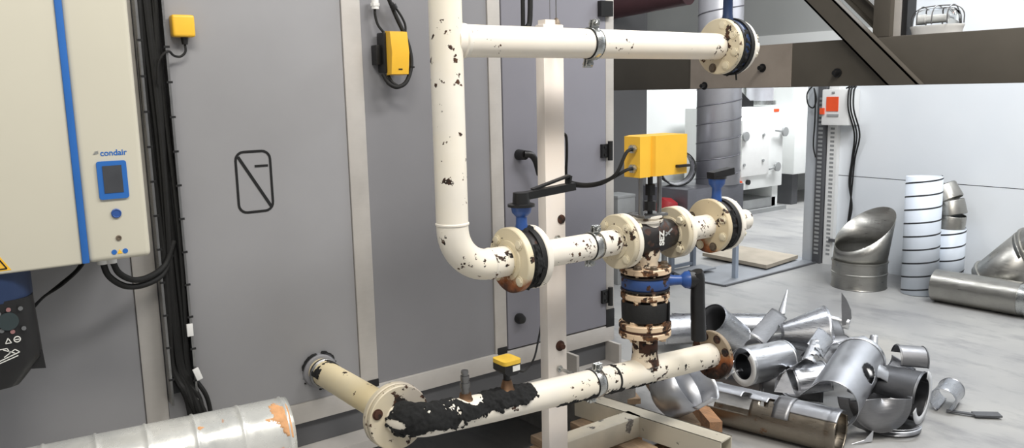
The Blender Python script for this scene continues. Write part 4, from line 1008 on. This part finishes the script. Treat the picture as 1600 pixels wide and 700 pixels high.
# lying duct and hood
t = thing('lying_duct', (5.6, 2.45, 0), 'short silver duct lying on the floor in front of the white spiral ducts', 'duct')
p0, p1 = V((5.60, 2.67, .112)), V((5.62, 2.13, .112))
b = NB(); lathe(b, p0, p1-p0, [(0, .10), (.004, .112), (.02, .110), ((p1-p0).length-.02, .110), ((p1-p0).length, .112), ((p1-p0).length, .104)], 40); part(t, 'tube', b, 'cut_duct')
b = NB(); lathe(b, p1, p1-p0, [(-.01, .109), (.03, .105), (.04, .109), (.06, .105)], 40); part(t, 'spigot', b, 'zinc')
t = thing('duct_hood', (5.95, 2.2, 0), 'large silver segmented duct bend leaning on the white wall at the right edge', 'duct bend')
path = [(5.93, 2.42, .12), (5.93, 2.20, .36), (5.93, 1.80, .61)]
for k in range(2):
    p0, p1 = V(path[k]), V(path[k+1]); d_ = (p1-p0)
    b = NB(); lathe(b, p0, d_, [(-.03, .168), (0, .168), (.005, .18), (.016, .18), (.02, .168), (.06, .168), (d_.length+.03, .168)], 40); part(t, 'segment', b, 'cut_duct', solid=.003)

# ================================================================== HEAP OF SHEET METAL JACKETS
def shell(bm, p0, p1, r, mid, span, r1=None, nu=14, nv=28, cut=None, bead=True, z=.0, bend=0, bdir=None):
    """partial cylinder from p0 to p1; mid = direction of the middle of the arc, span = arc in degrees"""
    p0, p1 = V(p0), V(p1); a = (p1-p0).normalized(); L = (p1-p0).length
    m = V(mid); m = (m-a*m.dot(a)).normalized(); s = a.cross(m)
    bd = (V(bdir)-a*V(bdir).dot(a)).normalized() if bdir else m
    sp = math.radians(span); G = []
    full = span >= 359.9
    us = [0, .012, .05, .062] + [.062+(.876)*k/nu for k in range(1, nu)] + [.938, .95, .988, 1] if bead else [k/nu for k in range(nu+1)]
    for k, u in enumerate(us):
        rr_ = r+((r1 if r1 is not None else r)-r)*u
        if bead and (abs(u-.05) < .001 or abs(u-.95) < .001): rr_ += .003
        row = []
        ca = a*math.cos(bend*(u-.5))+bd*math.sin(bend*(u-.5))
        cc = p0+a*(L*u)+bd*(-bend*L*.5*(u-.5)**2*2 if bend else 0)
        for j in range(nv+1):
            t_ = -sp/2+sp*j/nv
            q = cc+(m*math.cos(t_)+s*math.sin(t_))*rr_
            row.append(q)
        G.append(row)
    VV = {}
    def g(i, j):
        if full and j == nv: j = 0
        if (i, j) not in VV: VV[i, j] = bm.verts.new(G[i][j])
        return VV[i, j]
    for i in range(len(us)-1):
        for j in range(nv):
            if cut and cut((us[i]+us[i+1])/2, (j+.5)/nv): continue
            bm.faces.new((g(i, j), g(i, j+1), g(i+1, j+1), g(i+1, j)))
    return bm
def annulus(bm, c, ax, mid, ro, ri, span=180, n=24):
    c = V(c); a = V(ax).normalized(); m = V(mid); m = (m-a*m.dot(a)).normalized(); s = a.cross(m); sp = math.radians(span)
    prev = None
    for j in range(n+1):
        t_ = -sp/2+sp*j/n; d_ = m*math.cos(t_)+s*math.sin(t_)
        q = (bm.verts.new(c+d_*ri), bm.verts.new(c+d_*ro))
        if prev: bm.faces.new((prev[0], prev[1], q[1], q[0]))
        prev = q
    return bm
def elbow_shell(bm, c, n_, start, Rb, r, sweep, mid_off, span, segs=5, nv=24):
    """gored bend half shell: c = bend centre, n_ = bend axis, start = direction of the first section"""
    c = V(c); n_ = V(n_).normalized(); e0 = V(start); e0 = (e0-n_*e0.dot(n_)).normalized(); prev = None
    sp = math.radians(span)
    for k in range(segs+1):
        a_ = math.radians(sweep)*k/segs; d_ = Matrix.Rotation(a_, 3, n_) @ e0
        row = []
        for j in range(nv+1):
            t_ = mid_off-sp/2+sp*j/nv
            row.append(bm.verts.new(c+d_*Rb+(d_*math.cos(t_)+n_*math.sin(t_))*r))
        if prev:
            for j in range(nv): bm.faces.new((prev[j], prev[j+1], row[j+1], row[j]))
        prev = row
    return bm
HG = 'pipe insulation jacket pieces in the heap'
def jacket(name, bm, mat, loc, label, cat='metal jacket', extra=()):
    if not extra: return solo(name, bm, mat, loc, label, cat, HG, solid=.002, smooth=38)
    t = thing(name, loc, label, cat, HG)
    s_ = part(t, 'shell', bm, mat, solid=.002, smooth=38)
    for nm, e, m in extra: part(t, nm, e, m, solid=.002, smooth=38)
    return t
HV = .60
# 1 long stained jacket in front
A_, B_ = V((2.929, 1.735, 0.090)), V((2.780, 2.309, 0.090))
b = NB(); shell(b, A_, B_, .088, (-.25, -.15, -1), 285, nu=40, nv=60, cut=lambda u, v: (v > .80 and .62 < u) or (v > .92 and .50 < u < .54) or (v < .20 and .62 < u))
e = NB(); shell(e, A_, B_.lerp(A_, .04), .0925, (-0.030, -0.159, 0.965), 84, nu=60, nv=26, cut=lambda u, v: (v < .16 and u > .42) or (v < .40 and .66 < u < .72) or (v < .34 and .47 < u < .51))
if True:
    g_ = NB(); q0 = A_.lerp(B_, .32); q1 = A_.lerp(B_, .44); shell(g_, q0, q1, .0965, (-0.156, -0.327, 0.919), 110, bead=False, nu=4)
jacket('long_jacket', b, 'jacket_brown', (A_.x, A_.y, 0), 'longest stained jacket tube lying in front of the heap, seam facing up', extra=(('seam_flap', e, 'jacket_smooth'), ('strap', g_, 'jacket_dull')))
# 2 half shell beside the foot frame
c_ = V((2.363, 2.155, 0.270)); ax_ = V((0.426, -0.654, 0.556)).normalized()
b = NB(); lathe(b, c_, ax_, [(-.066, 0), (-.062, .04), (-.045, .075), (-.015, .096), (.03, .102), (.085, .102)], 48)
e = NB(); shell(e, c_+ax_*.075, c_+ax_*.165, .105, (0.712, -0.025, -0.636), 165, nu=6, bead=False)
jacket('half_shell', b, 'jacket_smooth', (c_.x, c_.y, 0), 'rounded bright jacket end cap resting on the planks under the lowest pipe', extra=(('flared_lip', e, 'jacket_bright'),))
# 3 open tube
A_ = V((3.498, 2.881, 0.220)); B_ = A_+V((0.857, 0.001, -0.605))*.27
b = NB(); shell(b, A_, B_, .086, (0, 0, 1), 360, nu=10, nv=48)
e = NB(); shell(e, A_+(B_-A_)*.03, B_, .083, (0, 0, 1), 360, nu=6, nv=40, bead=False); lathe(e, A_.lerp(B_, .8), B_-A_, [(0, 0), (0, .082)], 32)  # dark sleeve and disc added inside, the mouth's shade put into their colour
jacket('open_tube', b, 'jacket', (A_.x, A_.y, 0), 'round jacket tube with dark open mouth above the rusty end flange', extra=(('mouth_shade', e, 'recess'),))
# 4 sheets behind
b = NB(); A_, B_ = V((3.339, 2.544, 0.100)), V((3.655, 2.637, 0.160)); shell(b, A_, B_, .16, (0.004, -0.528, 0.823), 34, bead=False)
jacket('jacket_sheet', b, 'jacket_dull', (A_.x, A_.y, 0), 'flat dull sheet leaning between the open tube and the white-rimmed shell')
b = NB(); A_, B_ = V((3.542, 3.214, 0.080)), V((4.012, 2.811, 0.080)); shell(b, A_, B_, .085, (-0.074, -0.132, 0.937), 170)
jacket('jacket_sheet', b, 'jacket', (A_.x, A_.y, 0), 'long pale half shell lying at the back of the heap behind the open tube')
# 5 white-rimmed shell
A_ = V((3.088, 2.352, 0.170)); ax_ = V((0.977, -0.193, -0.008)).normalized(); B_ = A_+ax_*.27
b = NB(); shell(b, A_, B_, .090, (-0.042, -0.585, 0.683), 260, nv=40)
e = annulus(NB(), A_-ax_*.002, ax_, (0.300, -0.613, -0.691), .0945, .062, 215, 40)
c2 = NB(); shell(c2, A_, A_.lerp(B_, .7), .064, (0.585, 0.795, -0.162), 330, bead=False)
jacket('end_capped_shell', b, 'jacket_bright', (A_.x, A_.y, 0), 'bright shell with a broad white C-shaped end rim behind the long jacket', extra=(('end_ring', e, 'white'), ('inner_sleeve', c2, 'jacket_shade')))
# 6 thin ring with a bright tip
b = NB(); c_ = V((3.958, 2.786, 0.100)); lathe(b, c_, (-0.855, -0.575, 0.268), [(-.010, .072), (.010, .072)], 40)
jacket('thin_ring', b, 'jacket_bright', (c_.x, c_.y, 0), 'thin upright metal ring at the back of the heap')
b = NB(); shell(b, (3.940, 2.737, 0.180), (4.028, 2.766, 0.320), .036, (-0.917, -0.406, 0.255), 70, r1=.004, bead=False); jacket('pointed_tip', b, 'jacket_bright', (3.898, 2.703, 0.180), 'bright pointed sliver standing above the thin ring')
# 7 broad tent-like shell
A_, B_ = V((3.558, 2.487, 0.200)), V((3.739, 2.333, 0.200))
b = NB(); shell(b, A_, B_, .055, (-0.295, -0.428, 0.846), 190, r1=.155, nv=40, bead=False)
jacket('tent_shell', b, 'jacket', (A_.x, A_.y, 0), 'broad grey shell flaring like a tent at the back of the heap')
b = NB(); shell(b, (3.831, 2.490, 0.130), (3.969, 2.415, 0.120), .13, (0.028, -0.331, 0.949), 120, r1=.10, bead=False)
jacket('flared_shell', b, 'jacket_dull', (4.220, 2.627, 0.050), 'grey plate tucked against the right side of the tent-like shell')
# 8 curved blade
b = NB(); prism(b, [(4.350, 2.618, 0.275), (4.370, 2.596, 0.233), (4.400, 2.582, 0.167), (4.400, 2.575, 0.117), (4.380, 2.586, 0.079), (4.340, 2.598, 0.076), (4.340, 2.608, 0.188)], (.003, .001, 0)); solo('curved_blade', b, 'jacket_dull', (4.350, 2.584, 0.081), 'dark curved blade standing at the back right of the heap', 'metal jacket', HG)
b = NB(); shell(b, (4.354, 2.714, 0.100), (4.413, 2.589, 0.080), .04, (-0.383, -0.492, -0.709), 190, bead=False); jacket('curled_strip', b, 'jacket_bright', (4.309, 2.643, 0.100), 'small curled strip below the dark curved blade')
# 9-11 middle fragments
b = NB(); shell(b, (3.344, 2.224, 0.150), (3.564, 2.307, 0.170), .13, (-0.251, -0.696, 0.619), 44, bead=False)
jacket('flat_fragment', b, 'jacket', (3.580, 2.367, 0.100), 'smooth grey plate in the middle of the heap right of the white-rimmed shell')
b = NB(); A_, B_ = V((3.601, 2.276, 0.160)), V((3.729, 2.195, 0.160)); shell(b, A_, B_, .070, (-0.132, -0.212, 0.953), 190)
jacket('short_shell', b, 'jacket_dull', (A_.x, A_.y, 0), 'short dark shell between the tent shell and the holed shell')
b = NB(); A_, B_ = V((3.254, 2.113, 0.200)), V((3.409, 2.170, 0.250)); shell(b, A_, B_, .040, (-0.803, -0.593, 0.366), 120, bead=False, cut=lambda u, v: v > .65+.3*math.sin(u*19)); jacket('jagged_scrap', b, 'jacket_bright', (A_.x, A_.y, 0), 'small pale jagged scrap at the centre of the heap')
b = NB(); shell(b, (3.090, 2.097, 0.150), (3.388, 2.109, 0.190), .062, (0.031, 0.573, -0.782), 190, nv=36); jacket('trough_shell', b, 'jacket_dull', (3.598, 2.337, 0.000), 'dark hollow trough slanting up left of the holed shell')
b = NB(); shell(b, (3.228, 2.177, 0.100), (3.363, 2.083, 0.120), .085, (-0.282, -0.244, 0.873), 170, nv=36); jacket('short_shell', b, 'jacket', (3.517, 2.284, 0.000), 'rounded bright shell low in the middle of the heap')
b = NB(); prism(b, [(3.038, 2.138, 0.120), (3.090, 2.169, 0.160), (3.138, 2.153, 0.200), (3.082, 2.060, 0.120)], (0.006, 0.001, -0.001)); solo('triangular_scrap', b, 'jacket_dull', (3.356, 2.302, 0.000), 'dark triangular scrap standing behind the long jacket', 'metal jacket', HG)
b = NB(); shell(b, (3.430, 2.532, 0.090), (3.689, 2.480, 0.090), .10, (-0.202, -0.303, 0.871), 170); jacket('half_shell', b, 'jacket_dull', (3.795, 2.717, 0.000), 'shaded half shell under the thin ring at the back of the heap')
b = NB(); shell(b, (3.248, 2.357, 0.050), (3.390, 2.104, 0.050), .105, (-0.224, -0.164, 0.857), 170, nv=36); jacket('half_shell', b, 'jacket_shade', (3.430, 2.298, 0.000), 'added dark half shell filling the shaded gap low in the heap between the long jacket and the holed jacket')  # dark shell added low here to stand for the shade in the gap
b = NB(); shell(b, (3.434, 2.198, 0.130), (3.668, 2.177, 0.130), .085, (-0.122, -0.363, 0.869), 180, nv=36); jacket('half_shell', b, 'jacket_dull', (3.861, 2.376, 0.000), 'grey half shell wedged behind the upper left edge of the holed jacket')
# 12 big holed shell
A_, B_ = V((2.966, 1.806, 0.180)), V((3.426, 1.954, 0.235)); b = NB()
shell(b, A_, B_, .106, (-0.395, -0.722, 0.588), 205, nu=60, nv=80, bead=False, cut=lambda u, v: ((u-.52)/.125)**2+((v-HV)/.115)**2 < 1)
jacket('holed_shell', b, 'jacket_smooth', (A_.x, A_.y, 0), 'large smooth jacket with a round hole on top of the heap', extra=(('end_collar', shell(NB(), A_.lerp(B_, .97), A_.lerp(B_, 1.03), .109, (-0.395, -0.722, 0.588), 205, bead=False, nu=3), 'jacket_bright'),))
b = NB(); shell(b, (3.526, 2.128, 0.200), (3.706, 2.094, 0.210), .05, (-0.191, -0.291, 0.969), 150, bead=False); jacket('bright_collar', b, 'jacket_bright', (4.098, 2.387, 0.000), 'bright collar strip behind the upper end of the holed jacket')
# 13 right part
b = NB(); elbow_shell(b, (3.301, 1.845, 0.100), (-0.332, -0.799, 0.438), (0.768, -0.489, 0.376), .10, .085, 80, 0, 190); jacket('elbow_shell', b, 'jacket_bright', (3.727, 1.994, 0.000), 'shiny gored elbow shell between the holed jacket and the half bowl')
c_ = V((3.200, 1.721, 0.175)); ax_ = V((-0.446, -0.813, 0.270)).normalized(); A_, B_ = c_, c_-ax_*.10
b = NB(); shell(b, A_, B_, .142, (-0.113, -0.118, -0.987), 182, nu=8, nv=36)
e = NB(); lathe(e, c_, ax_, [(0, .001), (.012, .07), (.0, .142)], 72)
for v in list(e.verts):
    if (v.co-c_).dot(V((0.183, 0.213, 0.968))) > .002: e.verts.remove(v)
jacket('half_bowl', b, 'jacket_dull', (A_.x, A_.y, 0), 'half-round jacket end with a flat top edge at the front right of the heap', extra=(('end_plate', e, 'jacket_dull'),))
c_ = V((3.451, 1.671, 0.130)); ax_ = V((0.154, -0.900, -0.032)).normalized()
b = NB(); shell(b, c_, c_-ax_*.20, .112, (0.160, 0.186, 0.872), 200, nv=40, r1=.10)  # dark reflection of the outer face is put into this shell's colour
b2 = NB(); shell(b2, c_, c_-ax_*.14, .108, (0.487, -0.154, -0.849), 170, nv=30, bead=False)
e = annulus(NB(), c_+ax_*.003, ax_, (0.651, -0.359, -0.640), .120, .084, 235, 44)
jacket('rimmed_shell', b, 'jacket_shade', (c_.x, c_.y, 0), 'dark curved shell with a wide pale end rim at the right of the heap', extra=(('end_ring', e, 'pale_rim'), ('inner_shell', b2, 'jacket_shade')))
b = NB(); A_, B_ = V((3.506, 1.829, 0.250)), V((3.595, 1.745, 0.240)); shell(b, A_, B_, .070, (-0.074, -0.132, 0.937), 170)
jacket('short_shell', b, 'jacket_dull', (A_.x, A_.y, 0), 'short squared shell topmost at the right of the heap')
b = NB(); shell(b, (3.594, 1.957, 0.210), (3.516, 1.802, 0.200), .07, (0.502, 0.366, -0.710), 150, bead=False); jacket('curled_strip', b, 'jacket', (4.107, 2.170, 0.000), 'hollow bluish strip right of the holed jacket top')
b = NB(); shell(b, (3.530, 1.952, 0.200), (3.611, 1.991, 0.300), .03, (-0.949, -0.116, 0.326), 130, r1=.02, bead=False); jacket('pointed_tip', b, 'jacket_bright', (3.581, 1.981, 0.200), 'small bright upright curl behind the top of the holed jacket')
b = NB(); A_, B_ = V((3.667, 1.682, 0.057)), V((3.843, 1.725, 0.057)); shell(b, A_, B_, .055, (0, 0, 1), 320)
jacket('small_tube', b, 'jacket', (A_.x, A_.y, 0), 'small shiny tube at the far right tip of the heap')
b = NB(); shell(b, (3.493, 1.774, 0.030), (3.582, 2.012, 0.030), .10, (0, 0, 1), 170); jacket('half_shell', b, 'jacket_dull', (3.571, 1.907, 0.000), 'buried half shell carrying the shells at the right of the heap')
b = NB(); c_ = V((3.308, 1.704, 0.030)); annulus(b, c_, (0, .1, 1), (-0.424, -0.914, 0.158), .10, .085, 120); annulus(b, c_+V((0, 0, .012)), (0, .1, 1), (-0.424, -0.914, 0.158), .10, .098, 120); jacket('arched_strip', b, 'jacket_bright', (c_.x, c_.y, 0), 'bright arched strip on the floor below the half bowl')
b = NB(); c_ = V((3.338, 1.754, 0.008)); annulus(b, c_, (0, 0, 1), (-0.665, -0.735, 0.164), .13, .02, 200); jacket('flat_disc', b, 'jacket_dull', (c_.x, c_.y, 0), 'flat dark half disc lying under the half bowl')
b = NB(); prism(b, [(3.036, 1.749, 0.004), (3.124, 1.709, 0.004), (3.139, 1.714, 0.050), (3.078, 1.718, 0.020)], (.002, 0, .002)); solo('bright_scrap', b, 'jacket_bright', (3.108, 1.734, 0.000), 'tiny bright folded scrap on the floor right of the long jacket', 'metal scrap')
# 14 left part near the end flange
b = NB(); shell(b, (3.170, 2.533, 0.160), (3.130, 2.420, 0.080), .06, (-0.734, -0.501, 0.448), 100, bead=False); jacket('curled_strip', b, 'jacket_bright', (3.301, 2.594, 0.050), 'bright curled plate right behind the rusty end flange')
b = NB(); shell(b, (3.139, 2.578, 0.040), (3.236, 2.310, 0.040), .075, (-0.005, -0.204, 0.836), 180); jacket('half_shell', b, 'jacket_dull', (3.246, 2.509, 0.000), 'dark half shell tucked behind the long stained jacket')
b = NB(); shell(b, (3.360, 3.147, 0.100), (3.579, 3.026, 0.100), .10, (-0.144, -0.224, 0.854), 200); jacket('half_shell', b, 'jacket', (3.755, 3.328, 0.000), 'grey half shell behind the vertical drop')
# dark strip on the floor
b = NB(); bar(b, (3.679, 1.668, 0.012), (3.730, 1.559, 0.012), .02, .006); bar(b, (3.726, 1.571, 0.012), (3.805, 1.491, 0.014), .05, .008); solo('flat_strip', b, 'recess', (3.756, 1.584, 0.000), 'thin dark strip lying on the bare floor right of the heap', 'metal strip')

# ================================================================== LIGHT
def area(loc, target, size, size_y, power, col):
    l = bpy.data.lights.new('lamp', 'AREA'); l.shape = 'RECTANGLE'; l.size = size; l.size_y = size_y; l.energy = power; l.color = col
    o = bpy.data.objects.new('ceiling_light', l); COL.objects.link(o); o.location = loc
    o.rotation_euler = (V(target)-V(loc)).to_track_quat('-Z', 'Y').to_euler(); return o
area((0.2, .2, 3.6), (.6, 1.6, 0), 1.6, .5, 62, (1, .95, .86))
area((2.6, .3, 3.8), (2.4, 1.6, 0), 1.8, .6, 84, (1, .97, .93))
area((4.8, 1.6, 3.6), (5.2, 2.2, 0), 1.6, .8, 74, (.94, .97, 1))
area((8.2, 4.9, 3.4), (8.2, 5.6, 0), 2.0, .8, 170, (.96, .98, 1))
area((4.0, 3.6, 3.4), (4.3, 3.9, 0), 1.0, .5, 25, (.96, .98, 1))
W = bpy.data.worlds.new('World'); S.world = W; W.use_nodes = True
nt = W.node_tree; bg = nt.nodes['Background']
tc = nt.nodes.new('ShaderNodeTexCoord'); sp_ = nt.nodes.new('ShaderNodeSeparateXYZ'); cr = nt.nodes.new('ShaderNodeValToRGB')
nt.links.new(tc.outputs['Generated'], sp_.inputs[0]); nt.links.new(sp_.outputs[2], cr.inputs[0])
e = cr.color_ramp.elements; e[0].position = 0; e[0].color = (.62, .62, .63, 1); e[1].position = 1; e[1].color = (.66, .67, .68, 1)
nt.links.new(cr.outputs[0], bg.inputs[0]); bg.inputs[1].default_value = .52

# ================================================================== CAMERA
cam = bpy.data.cameras.new('camera'); co = bpy.data.objects.new('camera', cam); COL.objects.link(co)
cam.sensor_fit = 'HORIZONTAL'; cam.sensor_width = 36; cam.lens = 36*1266/1600; cam.clip_start = .05
rx, ry, rz = V((.803, -.596, -.021)), V((.113, .118, .987)), V((-.585, -.795, .162))
rz.normalize(); rx = (rx-rz*rx.dot(rz)).normalized(); ry = rz.cross(rx)
co.matrix_world = Matrix(((rx.x, ry.x, rz.x, 0), (rx.y, ry.y, rz.y, 0), (rx.z, ry.z, rz.z, 1.5), (0, 0, 0, 1)))
S.camera = co
S.view_settings.view_transform = 'Standard'; S.view_settings.look = 'None'; S.view_settings.gamma = 1
S.view_settings.exposure = 0.16; S.view_settings.use_curve_mapping = False
S.cycles.use_denoising = True
S.cycles.max_bounces = 8
